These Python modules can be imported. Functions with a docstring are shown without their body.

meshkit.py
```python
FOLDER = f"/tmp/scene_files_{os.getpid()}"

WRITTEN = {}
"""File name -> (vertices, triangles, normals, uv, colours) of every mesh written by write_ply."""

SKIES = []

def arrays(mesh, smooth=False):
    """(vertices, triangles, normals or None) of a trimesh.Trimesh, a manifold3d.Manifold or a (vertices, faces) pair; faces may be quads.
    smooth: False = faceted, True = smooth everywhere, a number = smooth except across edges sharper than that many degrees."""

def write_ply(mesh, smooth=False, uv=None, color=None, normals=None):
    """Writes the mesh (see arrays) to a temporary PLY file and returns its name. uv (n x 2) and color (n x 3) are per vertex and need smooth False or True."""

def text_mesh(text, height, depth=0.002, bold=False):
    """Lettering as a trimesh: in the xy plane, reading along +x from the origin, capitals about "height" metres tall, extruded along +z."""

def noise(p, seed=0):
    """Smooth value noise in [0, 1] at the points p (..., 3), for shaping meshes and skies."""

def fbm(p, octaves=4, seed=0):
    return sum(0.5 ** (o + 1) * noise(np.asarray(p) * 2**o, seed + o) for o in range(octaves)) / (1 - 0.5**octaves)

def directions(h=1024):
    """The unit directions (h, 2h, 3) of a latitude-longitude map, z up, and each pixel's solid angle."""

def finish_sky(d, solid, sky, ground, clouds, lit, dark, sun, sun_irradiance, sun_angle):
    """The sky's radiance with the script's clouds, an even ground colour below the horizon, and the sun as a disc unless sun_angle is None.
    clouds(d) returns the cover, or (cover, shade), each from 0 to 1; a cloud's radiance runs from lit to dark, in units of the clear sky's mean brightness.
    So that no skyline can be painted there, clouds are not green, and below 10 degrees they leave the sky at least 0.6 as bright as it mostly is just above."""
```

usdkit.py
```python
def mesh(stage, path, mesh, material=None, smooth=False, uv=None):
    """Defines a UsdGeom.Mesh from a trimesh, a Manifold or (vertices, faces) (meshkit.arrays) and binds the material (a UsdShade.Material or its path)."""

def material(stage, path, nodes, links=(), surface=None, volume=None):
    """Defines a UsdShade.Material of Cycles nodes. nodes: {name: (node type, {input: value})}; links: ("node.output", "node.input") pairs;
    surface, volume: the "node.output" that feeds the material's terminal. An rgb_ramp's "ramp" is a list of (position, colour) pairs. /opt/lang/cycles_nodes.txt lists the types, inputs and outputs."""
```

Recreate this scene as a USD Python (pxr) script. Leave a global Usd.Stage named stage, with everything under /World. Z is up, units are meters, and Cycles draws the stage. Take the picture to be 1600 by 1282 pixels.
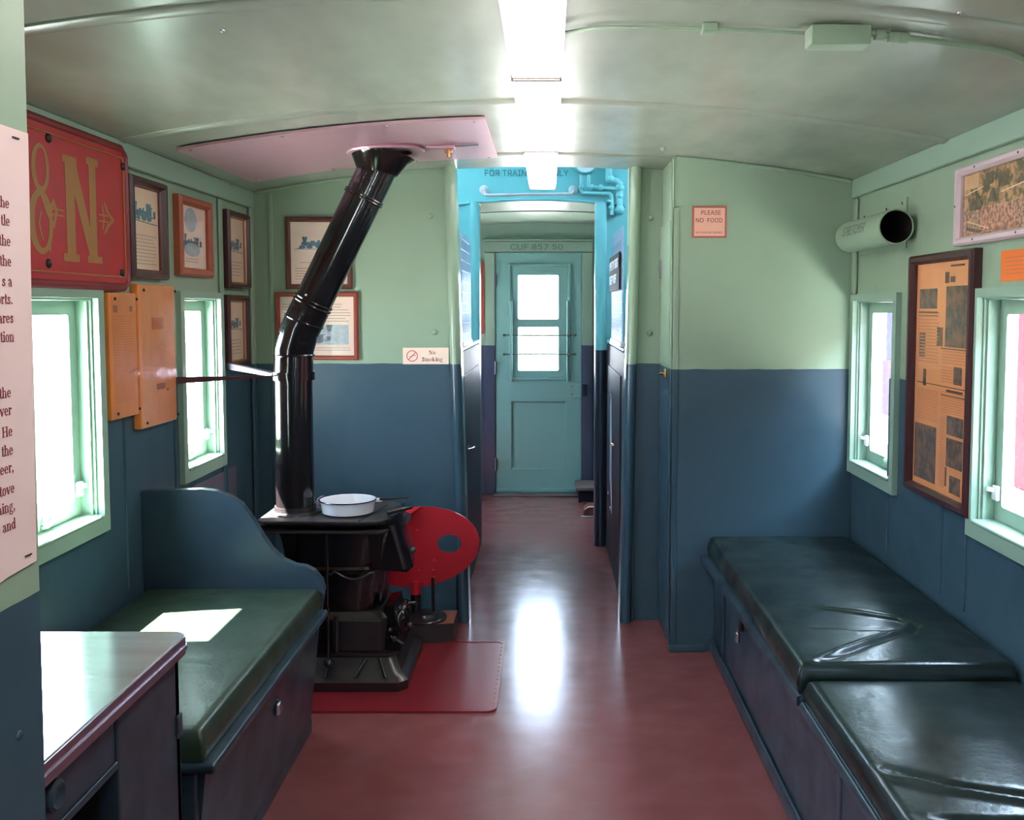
import math, random
import numpy as np, trimesh, manifold3d as m3, usdkit, meshkit
from shapely.geometry import Polygon, Point, LineString, box as sbox
from shapely.ops import unary_union
from shapely import affinity
from pxr import Usd, UsdGeom, UsdLux, UsdShade, Gf, Sdf

random.seed(7); rng = np.random.default_rng(7)
stage = Usd.Stage.CreateInMemory()
UsdGeom.SetStageUpAxis(stage, "Z"); UsdGeom.SetStageMetersPerUnit(stage, 1.0)
UsdGeom.Xform.Define(stage, "/World"); UsdGeom.Scope.Define(stage, "/World/Looks")

# ------------------------------------------------------------------ camera, sky, sun, exposure
cam = UsdGeom.Camera.Define(stage, "/World/camera")
cam.AddTranslateOp().Set(Gf.Vec3d(0, 0, 1.45)); cam.AddRotateXOp().Set(90 - math.degrees(math.atan(100 / 1500)))
cam.CreateHorizontalApertureAttr(36.0); cam.CreateVerticalApertureAttr(36.0 * 1282 / 1600)
cam.CreateFocalLengthAttr(1500 / 1600 * 36.0)
cam.CreateHorizontalApertureOffsetAttr(-58 / 1600 * 36.0); cam.CreateVerticalApertureOffsetAttr(-60 / 1600 * 36.0)
cam.CreateClippingRangeAttr(Gf.Vec2f(0.05, 500)); cam.CreateExposureAttr(3.25)
EMIT = 1.0
dome = UsdLux.DomeLight.Define(stage, "/World/sky"); dome.CreateIntensityAttr(1.0); dome.CreateColorAttr(Gf.Vec3f(0.76, 0.92, 1.14))
sun = UsdLux.DistantLight.Define(stage, "/World/sun"); sun.CreateIntensityAttr(95000.0); sun.CreateAngleAttr(0.53); sun.CreateColorAttr(Gf.Vec3f(1, 0.95, 0.86))
_d = Gf.Vec3d(0.54, 0.11, -1).GetNormalized()
sun.AddOrientOp().Set(Gf.Quatf(Gf.Rotation(Gf.Vec3d(0, 0, -1), _d).GetQuat()))

# ------------------------------------------------------------------ materials
def L(r, g, b):
    return tuple(((c / 255) / 12.92 if c / 255 < .04045 else ((c / 255 + .055) / 1.055) ** 2.4) for c in (r, g, b))

M = {}
def mat(name, col, rough=.5, metal=0, coat=0, crough=.06, bump=0, bscale=40, bstretch=(1, 1, 1), vary=0, vscale=3, rvar=0, spec=.5, two=None, zdiv=1.195, col2=None, **kw):
    """A painted or bare surface: noise varies tone and gloss, a fine bump gives relief; two = the colour below the height zdiv."""
    nodes = {"g": ("geometry", {}), "p": ("principled_bsdf", dict(roughness=rough, metallic=metal, coat_weight=coat, coat_roughness=crough, specular_ior_level=spec, **kw))}
    links, cs = [], None
    nodes["m"] = ("mapping", {"scale": bstretch}); links.append(("g.position", "m.vector"))
    nodes["c0"] = ("color", {"value": col}); cs = "c0.color"
    if two is not None:
        nodes["c1"] = ("color", {"value": two}); nodes["s"] = ("separate_xyz", {}); nodes["zn"] = ("noise_texture", {"scale": 14.0, "detail": 1.0})
        nodes["za"] = ("math", {"math_type": "multiply_add", "value2": .006}); nodes["gt"] = ("math", {"math_type": "greater_than", "value2": zdiv + .003}); nodes["mx"] = ("mix", {"mix_type": "mix"})
        links += [("g.position", "s.vector"), ("g.position", "zn.vector"), ("zn.fac", "za.value1"), ("s.z", "za.value3"), ("za.value", "gt.value1"), ("gt.value", "mx.fac"), ("c1.color", "mx.color1"), ("c0.color", "mx.color2")]
        cs = "mx.color"
    if vary:
        nodes["vn"] = ("noise_texture", {"scale": float(vscale), "detail": 4.0}); nodes["vr"] = ("rgb_ramp", {"ramp": [(.3, (1 - vary,) * 3), (.7, (1 + vary,) * 3)]}); nodes["vm"] = ("mix", {"mix_type": "multiply", "fac": 1.0})
        links += [("m.vector", "vn.vector"), ("vn.fac", "vr.fac"), (cs, "vm.color1"), ("vr.color", "vm.color2")]; cs = "vm.color"
    if col2 is not None:
        nodes["qn"] = ("noise_texture", {"scale": float(vscale), "detail": 6.0, "roughness": .65}); nodes["qr"] = ("rgb_ramp", {"ramp": [(.42, (0, 0, 0)), (.58, (1, 1, 1))]}); nodes["qc"] = ("color", {"value": col2}); nodes["qm"] = ("mix", {"mix_type": "mix"})
        links += [("m.vector", "qn.vector"), ("qn.fac", "qr.fac"), ("qr.color", "qm.fac"), (cs, "qm.color1"), ("qc.color", "qm.color2")]; cs = "qm.color"
    links.append((cs, "p.base_color"))
    if rvar:
        nodes["rn"] = ("noise_texture", {"scale": 6.0, "detail": 3.0}); nodes["rr"] = ("map_range", {"from_min": .3, "from_max": .7, "to_min": max(0., rough - rvar), "to_max": rough + rvar})
        links += [("m.vector", "rn.vector"), ("rn.fac", "rr.value"), ("rr.result", "p.roughness")]
    if bump:
        nodes["bn"] = ("noise_texture", {"scale": float(bscale), "detail": 3.0}); nodes["b"] = ("bump", {"strength": 1.0, "distance": bump})
        links += [("m.vector", "bn.vector"), ("bn.fac", "b.height"), ("b.normal", "p.normal")]
        if coat: links.append(("b.normal", "p.coat_normal"))
    M[name] = usdkit.material(stage, "/World/Looks/" + name, nodes, links, surface="p.BSDF")

GREEN, BLUE, CYAN = L(148, 172, 148), L(56, 83, 98), L(124, 188, 194)
PT = dict(rough=.38, bump=.0006, bscale=22, rvar=.06)
mat("wall_paint", GREEN, two=BLUE, **PT)
mat("green_paint", GREEN, **PT)
mat("ceiling_paint", L(160, 168, 154), rough=.27, bump=.0003, bscale=14, bstretch=(1, .4, 1), rvar=.04, spec=.75)
mat("trim_paint", L(148, 178, 160), rough=.35, bump=.0004, bscale=25)
mat("post_paint", GREEN, two=BLUE, rough=.22, bump=.0006, bscale=30)
mat("blue_paint", BLUE, **PT)
mat("bench_paint", L(47, 65, 80), rough=.3, bump=.0004, bscale=24, rvar=.05)
mat("navy_paint", L(34, 40, 54), rough=.5, spec=.15, bump=.0005, bscale=18)
mat("cyan_paint", CYAN, rough=.35, bump=.0006, bscale=20)
mat("cyan_two", CYAN, two=L(44, 52, 68), rough=.3, bump=.0006, bscale=20)
mat("door_paint", L(122, 166, 162), rough=.32, bump=.0004, bscale=16, bstretch=(3, 1, .4))
mat("far_paint", L(140, 162, 146), two=L(60, 66, 88), rough=.4, bump=.0006, bscale=22, zdiv=1.16)
mat("letter_teal", L(58, 110, 118), rough=.4)
mat("letter_green", L(92, 112, 98), rough=.4)
mat("floor_paint", L(133, 76, 76), rough=.2, bump=.0003, bscale=9, bstretch=(1.2, 1.6, 1), rvar=.03, vary=.06, vscale=2.2, spec=.7, specular_tint=(.74, .86, 1))
mat("mat_red", L(132, 36, 44), rough=.28, bump=.0006, bscale=7, spec=.5)
mat("disc_red", L(176, 20, 36), rough=.38, bump=.0004, bscale=30)
mat("sign_red", L(182, 34, 40), rough=.42, bump=.0004, bscale=30, vary=.1, vscale=6)
mat("sign_rim", L(128, 30, 34), rough=.38)
mat("gold", L(168, 118, 60), rough=.45)
mat("gold_line", L(176, 108, 62), rough=.45)
mat("stove_black", L(22, 20, 22), rough=.16, spec=.6, bump=.0008, bscale=30)
mat("stove_iron", L(44, 39, 42), rough=.22, bump=.0010, bscale=45, spec=.7)
mat("cap_grey", L(150, 128, 118), rough=.5)
mat("stove_top", L(58, 52, 52), rough=.36, bump=.001, bscale=30, vary=.2, vscale=8)
mat("pipe_black", L(24, 20, 22), rough=.13, spec=.7, bump=.0003, bscale=20)
mat("steel", L(196, 198, 206), rough=.28, metal=1)
mat("bright_steel", L(226, 228, 236), rough=.16, metal=1)
mat("sheet_metal", L(206, 164, 178), rough=.42, metal=.6, bump=.0006, bscale=8, vary=.06, vscale=2)
mat("shield_metal", L(140, 132, 148), rough=.4, metal=.6, vary=.1, vscale=5)
mat("pipe_cone", L(40, 34, 34), rough=.3, metal=.3)
mat("brass", L(200, 160, 110), rough=.3, metal=1)
mat("dark_bolt", L(42, 28, 30), rough=.5)
mat("enamel", L(244, 247, 255), rough=.12, spec=.6)
mat("enamel_rim", L(40, 46, 80), rough=.2)
mat("vinyl", L(24, 38, 37), rough=.27, bump=.0005, bscale=70, rvar=.04, spec=.7, specular_tint=(.78, .9, 1), vary=.12, vscale=4)
mat("vinyl_olive", L(48, 66, 52), rough=.3, bump=.0005, bscale=70, rvar=.04, spec=.7, vary=.1, vscale=4)
mat("desk_top", L(140, 162, 164), rough=.16, bump=.0003, bscale=60, bstretch=(.25, 4, 1), spec=.9, vary=.1, vscale=6, coat=.6, crough=.1)
mat("desk_edge", L(170, 160, 176), rough=.25, metal=.9)
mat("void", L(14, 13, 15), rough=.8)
mat("wood_block", L(40, 28, 32), rough=.5, bump=.001, bscale=20, bstretch=(1, 6, 6))
mat("block_top", L(150, 84, 66), rough=.5)
mat("frame_dark", L(70, 34, 38), rough=.3, bump=.0005, bscale=30, bstretch=(1, 5, 1), vary=.15, vscale=10)
mat("frame_umber", L(98, 56, 48), rough=.35, vary=.12, vscale=10)
mat("frame_orange", L(172, 88, 62), rough=.4, vary=.12, vscale=10)
mat("frame_rust", L(150, 66, 52), rough=.4, vary=.1, vscale=10)
mat("frame_white", L(212, 192, 198), rough=.4, vary=.05, vscale=8)
mat("gilt_edge", L(170, 130, 100), rough=.4, metal=.4)
mat("paper_cream", L(252, 226, 208), rough=.7, vary=.04, vscale=6)
mat("paper_tan", L(246, 214, 186), rough=.7, vary=.05, vscale=6)
mat("paper_pink", L(246, 216, 214), rough=.6, vary=.02, vscale=4)
mat("ink_blue", L(92, 132, 150), rough=.7, vary=.35, vscale=60)
mat("ink_grey", L(112, 122, 136), rough=.7, vary=.35, vscale=60)
mat("ink_pale", L(186, 196, 202), rough=.7, vary=.15, vscale=50)
mat("ink_text", L(208, 176, 160), rough=.7)
mat("ink_maroon", L(128, 52, 62), rough=.6)
mat("ink_brown", L(96, 52, 46), rough=.6)
mat("ink_red", L(206, 108, 104), rough=.6)
mat("sign_peach", L(240, 178, 158), rough=.5)
mat("sign_border", L(182, 104, 88), rough=.5)
mat("newsprint", L(240, 160, 100), rough=.55, vary=.1, vscale=5, coat=.25)
mat("news_photo", L(140, 104, 78), col2=L(84, 76, 70), rough=.6, vscale=24, coat=.25)
mat("news_text", L(216, 138, 86), rough=.6)
mat("news_ink", L(104, 70, 52), rough=.6)
mat("board_orange", L(236, 142, 66), rough=.32, coat=.5, crough=.15, bump=.0012, bscale=9, vary=.08, vscale=6)
mat("board_line", L(208, 112, 52), rough=.4)
mat("board_mark", L(160, 96, 70), rough=.5)
mat("notice_orange", L(240, 122, 46), rough=.5, vary=.04)
mat("photo_brown", L(214, 164, 112), col2=L(96, 80, 54), rough=.5, vscale=34, coat=.2)
mat("photo_crowd", L(226, 172, 138), col2=L(128, 96, 84), rough=.5, vscale=90, coat=.2)
mat("photo_sky", L(226, 180, 132), rough=.5, vary=.18, vscale=9, coat=.2)
mat("photo_dark", L(120, 100, 70), col2=L(90, 76, 54), rough=.5, vscale=60, coat=.2)
mat("tube_inside", L(40, 30, 30), rough=.8)
mat("sign_black", L(38, 32, 38), rough=.6, spec=.08)
mat("letter_white", L(225, 228, 235), rough=.5)
mat("gauge_face", L(232, 228, 240), rough=.4)
mat("wire", L(170, 190, 215), rough=.4, metal=.3)
mat("ground_gravel", L(168, 166, 166), rough=.9, vary=.2, vscale=3, bump=.01, bscale=30)
mat("rail_car_red", (.028, .009, .012), rough=.9, vary=.1, spec=0)
mat("building_wall", (.016, .0125, .018), rough=.95, vary=.1, vscale=2, spec=0)
mat("building_glass", (.012, .012, .022), rough=.7, spec=0)
mat("outside_wall", L(150, 40, 44), rough=.5)
mat("scoop_brown", L(112, 52, 42), rough=.5)
mat("step_grey", L(120, 104, 106), rough=.6)
def pane(name, tint, rough=.02, dirt=.0, graze=.35):
    n = {"t": ("transparent_bsdf", {"color": tint}), "g": ("glossy_bsdf", {"color": (1, 1, 1), "roughness": rough}), "f": ("layer_weight", {"blend": .5}), "pw": ("math", {"math_type": "power", "value2": 5.0}), "sc": ("math", {"math_type": "multiply_add", "value2": graze, "value3": .03}), "m": ("mix_closure", {})}
    l = [("f.facing", "pw.value1"), ("pw.value", "sc.value1"), ("sc.value", "m.fac"), ("t.BSDF", "m.closure1"), ("g.BSDF", "m.closure2")]
    out = "m.closure"
    if dirt:
        n.update({"d": ("diffuse_bsdf", {"color": (.7, .72, .76)}), "m2": ("mix_closure", {"fac": dirt})}); l += [("m.closure", "m2.closure1"), ("d.BSDF", "m2.closure2")]; out = "m2.closure"
    M[name] = usdkit.material(stage, "/World/Looks/" + name, n, l, surface=out)
pane("glass", (.97, .98, .98)); pane("film", (.9, .93, .97), rough=.3, dirt=.05, graze=.08); pane("plastic_sheet", (.97, .96, .95), rough=.12, dirt=.03); pane("picture_glass", (.98, .98, .98), rough=.04)
M["lamp"] = usdkit.material(stage, "/World/Looks/lamp", {"e": ("emission", {"color": (1, .93, .9), "strength": EMIT})}, [], surface="e.emission")

# ------------------------------------------------------------------ mesh helpers
def cat(*ms):
    return trimesh.util.concatenate([m for m in ms if m is not None])
def box(x0, x1, y0, y1, z0, z1, b=0.0):
    x0, x1 = sorted((x0, x1)); y0, y1 = sorted((y0, y1)); z0, z1 = sorted((z0, z1))
    b = min(b, .45 * min(x1 - x0, y1 - y0, z1 - z0))
    if b <= 0:
        m = trimesh.creation.box([x1 - x0, y1 - y0, z1 - z0]); m.apply_translation([(x0 + x1) / 2, (y0 + y1) / 2, (z0 + z1) / 2]); return m
    lo, hi, pts = (x0, y0, z0), (x1, y1, z1), []
    for sx in (0, 1):
        for sy in (0, 1):
            for sz in (0, 1):
                c = [(lo, hi)[s][k] for k, s in enumerate((sx, sy, sz))]
                q = [c[k] + b * (1 - 2 * s) for k, s in enumerate((sx, sy, sz))]
                pts += [(c[0], q[1], q[2]), (q[0], c[1], q[2]), (q[0], q[1], c[2])]
    return hull(pts)
def hull(pts):
    return trimesh.convex.convex_hull(np.array(pts, float))
def hexa(b, t):
    """Solid between a bottom and a top quad (lists of 4 points)."""
    return hull(list(b) + list(t))
AX = {"x": ([0, 1, 0], [0, 0, 1]), "y": ([1, 0, 0], [0, 0, 1]), "z": ([1, 0, 0], [0, 1, 0])}
def flat(poly, o, u, v, t=.0006):
    """A shapely shape in the (u, v) plane at o, given the thickness t along u x v."""
    gs = [g for g in getattr(poly, "geoms", [poly]) if g.geom_type == "Polygon" and g.area > 1e-9]
    u, v = np.array(u, float), np.array(v, float); n = np.cross(u, v)
    T = np.eye(4); T[:3, 0], T[:3, 1], T[:3, 2], T[:3, 3] = u, v, n, o
    m = cat(*[trimesh.creation.extrude_polygon(g, t, engine="earcut") for g in gs]); m.apply_transform(T); return m
def prism(poly, axis, a, b):
    """poly in the plane across the axis (y: x,z; x: y,z; z: x,y), from a to b."""
    gs = getattr(poly, "geoms", [poly]); out = []
    for g in gs:
        m = trimesh.creation.extrude_polygon(g, b - a, engine="earcut"); v = m.vertices.copy()
        if axis == "z": m.vertices = np.c_[v[:, 0], v[:, 1], v[:, 2] + a]
        elif axis == "x": m.vertices = np.c_[v[:, 2] + a, v[:, 0], v[:, 1]]
        else: m.vertices = np.c_[v[:, 0], v[:, 2] + a, v[:, 1]]; m.invert()
        out.append(m)
    return cat(*out)
def tube(pts, r, n=14, caps=True):
    p = np.array(pts, float); k = len(p); r = np.broadcast_to(r, (k,))
    seg = np.diff(p, axis=0); seg /= np.linalg.norm(seg, axis=1, keepdims=True)
    tan = np.vstack([seg[:1], seg[:-1] + seg[1:], seg[-1:]]); tan /= np.linalg.norm(tan, axis=1, keepdims=True)
    a = np.cross(tan[0], [0, 0, 1.0] if abs(tan[0][2]) < .9 else [1.0, 0, 0]); a /= np.linalg.norm(a)
    rings, prev = [], seg[0]
    ang = np.arange(n) * 2 * math.pi / n
    for i in range(k):
        d = seg[min(i, k - 2)] if i == 0 else seg[i - 1]
        a = a - d * (a @ d); a /= np.linalg.norm(a); b = np.cross(d, a)
        ring = p[i] + r[i] * (np.cos(ang)[:, None] * a + np.sin(ang)[:, None] * b)
        if 0 < i < k - 1:                      # mitre plane
            s = ((p[i] - ring) @ tan[i]) / max(d @ tan[i], .2); ring = ring + s[:, None] * d
        rings.append(ring)
    V = np.vstack(rings); F = []
    for i in range(k - 1):
        for j in range(n):
            j2 = (j + 1) % n; F += [(i * n + j, i * n + j2, (i + 1) * n + j2), (i * n + j, (i + 1) * n + j2, (i + 1) * n + j)]
    if caps:
        V = np.vstack([V, p[0], p[-1]]); c0, c1 = k * n, k * n + 1
        for j in range(n):
            j2 = (j + 1) % n; F += [(c0, j2, j), (c1, (k - 1) * n + j, (k - 1) * n + j2)]
    return trimesh.Trimesh(V, F, process=False)
def lathe(prof, o, axis=(0, 0, 1), n=32, sx=1.0, sy=1.0):
    """Profile of (radius, height) turned about the axis through o."""
    m = trimesh.creation.revolve(np.array(prof, float), sections=n)
    m.apply_scale([sx, sy, 1]); T = trimesh.geometry.align_vectors([0, 0, 1], axis); T[:3, 3] = o; m.apply_transform(T)
    return m
def ball(o, r, k=2):
    m = trimesh.creation.icosphere(k, r); m.apply_translation(o); return m
def dome_head(o, axis, r, h=None, n=14):
    h = h or r * .6
    return lathe([(0, -.002), (r, -.002), (r, h * .25), (r * .8, h * .7), (r * .4, h * .95), (0, h)], o, axis, n)
def rrect(x0, x1, y0, y1, r):
    return sbox(x0 + r, y0 + r, x1 - r, y1 - r).buffer(r, quad_segs=5)
def ring(o, u, v, w, h, prof, flip=False):
    """Mitred frame: rectangle w x h in (u, v) from o, profile of (inset, height) points."""
    u, v = np.array(u, float), np.array(v, float); n = np.cross(u, v); o = np.array(o, float); V, F, k = [], [], len(prof)
    for (a, b, sa, sb) in ((0, 0, 1, 1), (w, 0, -1, 1), (w, h, -1, -1), (0, h, 1, -1)):
        V += [o + u * (a + sa * t) + v * (b + sb * t) + n * d for t, d in prof]
    for c in range(4):
        for i in range(k):
            j, c2 = (i + 1) % k, (c + 1) % 4
            F += [(c * k + i, c2 * k + i, c2 * k + j), (c * k + i, c2 * k + j, c * k + j)]
    m = trimesh.Trimesh(V, F, process=False); m.fix_normals(); return m

# ------------------------------------------------------------------ scene helpers
names = {}
LOC = {}
def numbered(parent, name):
    k = names.get((parent, name), 0); names[(parent, name)] = k + 1
    return f"{parent}/{name}" + (f"_{k:03d}" if k else "")
def setd(p, **kw):
    for k, v in kw.items():
        if v: p.SetCustomDataByKey(k, v)
def thing(name, label, category, loc=(0, 0, 0), group=None, kind=None):
    path = numbered("/World", name); x = UsdGeom.Xform.Define(stage, path); x.AddTranslateOp().Set(Gf.Vec3d(*map(float, loc)))
    LOC[path] = np.array(loc, float); setd(x.GetPrim(), label=label, category=category, group=group, kind=kind); return path
def part(parent, name, mesh, m, label=None, smooth=50, kind=None):
    path = numbered(parent, name); base = LOC.get(parent, np.zeros(3)); v, f, n = meshkit.arrays(mesh, smooth)
    p = usdkit.mesh(stage, path, (v - base, f), M[m], smooth=False)
    if n is not None:
        p.CreateNormalsAttr([Gf.Vec3f(*map(float, a)) for a in n]); p.SetNormalsInterpolation("vertex")
    LOC[path] = base; setd(p.GetPrim(), label=label, kind=kind); return path
def single(name, mesh, m, label, category, group=None, smooth=50, kind=None):
    p = part("/World", name, mesh, m, smooth=smooth); setd(stage.GetPrimAtPath(p), label=label, category=category, group=group, kind=kind); return p
def struct(name, mesh, m, label=None, smooth=50, category=None):
    p = part("/World", name, mesh, m, smooth=smooth); setd(stage.GetPrimAtPath(p), kind="structure", label=label, category=category); return p
LW, RW, YD, YL, YI, YF, YB = -1.355, 1.26, 4.38, 3.97, 5.80, 7.41, -2.2
def zc(x, top=2.093):
    return top - (x + .05) ** 2 / 13.7

# ------------------------------------------------------------------ the setting: floor, walls, ceiling
struct("floor", box(LW - .1, RW + .1, YB, YF + .1, -.06, 0), "floor_paint", "glossy red-brown painted floor running down the middle of the car", category="floor")
def holed(y0, y1, z0, z1, holes):
    p = sbox(y0, z0, y1, z1)
    for a, b, c, d in holes: p = p.difference(sbox(a, c, b, d))
    return p
WL = [(2.455, 2.85, .82, 1.478), (3.525, 3.915, .845, 1.485), (-1.6, -.9, .82, 1.478), (6.35, 6.85, .85, 1.48)]
WR = [(3.475, 3.93, .815, 1.478), (2.36, 2.79, .82, 1.48), (.55, 1.0, .82, 1.48), (-1.6, -.9, .82, 1.478), (6.45, 6.75, .85, 1.48)]
CL, CR = (4.62, 5.62, 2.34, 2.70), (4.62, 5.62, 2.34, 2.70)
wl = thing("wall_left", "left side wall, green above and slate blue below, with windows and pictures", "wall", kind="structure")
part(wl, "panel", prism(holed(YB, YI, 0, 2.02, WL), "x", LW - .1, LW), "wall_paint")
part(wl, "panel", prism(holed(YI, YF + .1, 0, 2.06, WL), "x", LW - .1, LW), "far_paint")
part(wl, "cupola_panel", prism(holed(YD, YI + .06, 2.02, 2.98, [CL]), "x", LW - .1, LW), "cyan_paint")
wr = thing("wall_right", "right side wall, green above and slate blue below, behind the long bench", "wall", kind="structure")
part(wr, "panel", prism(holed(YB, YI, 0, 2.02, WR), "x", RW, RW + .1), "wall_paint")
part(wr, "panel", prism(holed(YI, YF + .1, 0, 2.06, WR), "x", RW, RW + .1), "far_paint")
part(wr, "cupola_panel", prism(holed(YD, YI + .06, 2.02, 2.98, [CR]), "x", RW, RW + .1), "cyan_paint")
for y, za, zt in ((3.04, .545, 1.1), (3.45, .02, 1.05)): part(wl, "batten", tube([(LW, y, za), (LW, y, zt)], .006, 8), "blue_paint")
for y in (2.86, 3.04, 3.53): part(wr, "batten", tube([(RW, y, .53), (RW, y, 1.19)], .006, 8), "blue_paint")
part(wl, "batten", box(LW, LW + .012, 3.945, 3.985, .02, 1.895, .004), "wall_paint"); part(wl, "batten", box(LW, LW + .02, 4.34, 4.38, 0, 1.95, .006), "wall_paint")
part(wr, "batten", box(RW - .018, RW, 3.93, 3.968, 1.505, 1.895, .006), "green_paint")
for n, x0, x1 in (("trim_1", LW, LW + .022), ("trim_2", RW - .022, RW)):
    struct(n, cat(box(x0, x1, YB, YD if x0 < 0 else YL, 1.897, 1.972, .004)), "trim_paint", "pale green cornice board along the top of the %s wall" % ("left" if x0 < 0 else "right"))
# ceiling: curved sheets between seams
cl = thing("ceiling", "arched pale green sheet ceiling with raised seams", "ceiling", kind="structure")
xs = np.linspace(LW - .06, RW + .06, 41)
def arc_sheet(y0, y1, th=.012, dz=0.0, x=xs, top=2.093):
    lo = [(a, zc(a, top) + dz) for a in x]; return prism(Polygon(lo + [(a, b + th) for a, b in lo[::-1]]), "y", y0, y1)
seams = [YB, -1.1, -.06, .97, 2.0, 3.04, 4.06, YD + .06]
for a, b in zip(seams[:-1], seams[1:]): part(cl, "panel", arc_sheet(a, b), "ceiling_paint", smooth=20)
for y in seams[1:-1]:
    pr = [(-.028, 0), (-.024, -.006), (.0, -.009), (.02, -.009), (.026, -.004), (.028, 0)]
    V, F, k = [], [], len(pr); xb = np.linspace(LW, RW, 41)
    for a in xb: V += [(a, y + p, zc(a) + q + .0005) for p, q in pr]
    for i in range(len(xb) - 1):
        for j in range(k): F += [(i * k + j, (i + 1) * k + j, (i + 1) * k + (j + 1) % k), (i * k + j, (i + 1) * k + (j + 1) % k, i * k + (j + 1) % k)]
    mm = trimesh.Trimesh(V, F); mm.fix_normals(); part(cl, "batten", mm, "ceiling_paint")
for x, y in ((.444, 3.8), (.30, 1.9), (.62, 1.93), (.82, 1.96), (-.6, 3.05), (.2, 3.04), (-.72, 2.16)): part(cl, "bolt", dome_head((x, y, zc(x) - .001), (0, 0, -1), .011 if y == 3.8 else .006, .014 if y == 3.8 else .004), "steel" if y != 3.8 else "green_paint")
part(cl, "panel", arc_sheet(YI + .06, YF + .1, top=2.1), "far_paint", smooth=20); part(cl, "batten", arc_sheet(6.5, 6.53, th=.01, dz=-.006, top=2.1), "far_paint")
# doorway wall
wb = thing("wall_back", "cross wall at the end of the room, on both sides of the open doorway", "wall", kind="structure")
def arch_wall(x0, x1, z0=0.0):
    x = np.linspace(x0, x1, 24); return Polygon([(x0, z0)] + [(a, zc(a) + .006) for a in x] + [(x1, z0)])
part(wb, "panel", prism(arch_wall(LW, -.43), "y", YD, YD + .06), "wall_paint"); part(wb, "panel", prism(arch_wall(.36, .53), "y", YD, YD + .06), "wall_paint"); part(wb, "panel", prism(arch_wall(.53, RW), "y", YD + .01, YD + .06), "navy_paint")
part(wb, "batten", box(-1.27, -1.25, YD - .008, YD, 0, 1.97, .003), "wall_paint"); part(wb, "cornice_bead", tube([(a, YD - .004, zc(a) - .006) for a in np.linspace(LW + .02, -.47, 20)], .008, 8), "green_paint")
for x, z in ((.46, 1.854), (.458, 1.336), (-.522, 1.339), (-.539, 1.863)): part(wb, "bolt", dome_head((x, YD, z), (0, -1, 0), .013, .01), "green_paint")
def post(x0, x1, w=.05, d=.075):
    a = np.linspace(0, math.pi, 9); pr = [(w / 2 * math.cos(t), YD - .028 - .03 * math.sin(t)) for t in a] + [(-w / 2, YD + d), (w / 2, YD + d)]
    return hexa([(x0 + px, py, 0) for px, py in pr], [(x1 + px, py, zc(x1)) for px, py in pr])
struct("trim_3", post(-.394, -.446), "post_paint", "rounded glossy post on the left of the doorway", smooth=30); struct("trim_4", post(.350, .392), "post_paint", "rounded glossy post on the right of the doorway", smooth=30)
part("/World/trim_4", "batten", box(.378, .392, YD - .02, YD + .01, 0, 2.06, .004), "wall_paint")
# partition close to the camera on the left
pw = thing("wall_partition", "end of the cross partition close on the left, green over blue", "wall", kind="structure")
part(pw, "panel", hexa([(LW, .0, 0), (-.46, .0, 0), (-.46, .832, 0), (LW, .832, 0)], [(LW, .0, 2.09), (-.46, .0, 2.09), (-.46, .866, 2.09), (LW, .866, 2.09)]), "wall_paint")
for y, z in ((.81, 1.08), (.828, .96)): part(pw, "screw", dome_head((-.46, y, z), (1, 0, 0), .004), "blue_paint")
# end wall behind the camera, with a door
we = struct("wall_front", prism(holed(LW, RW, 0, 2.1, [(-.2, .2, 1.0, 1.6)]), "y", YB - .06, YB), "wall_paint", "end wall behind the viewer")
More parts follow.
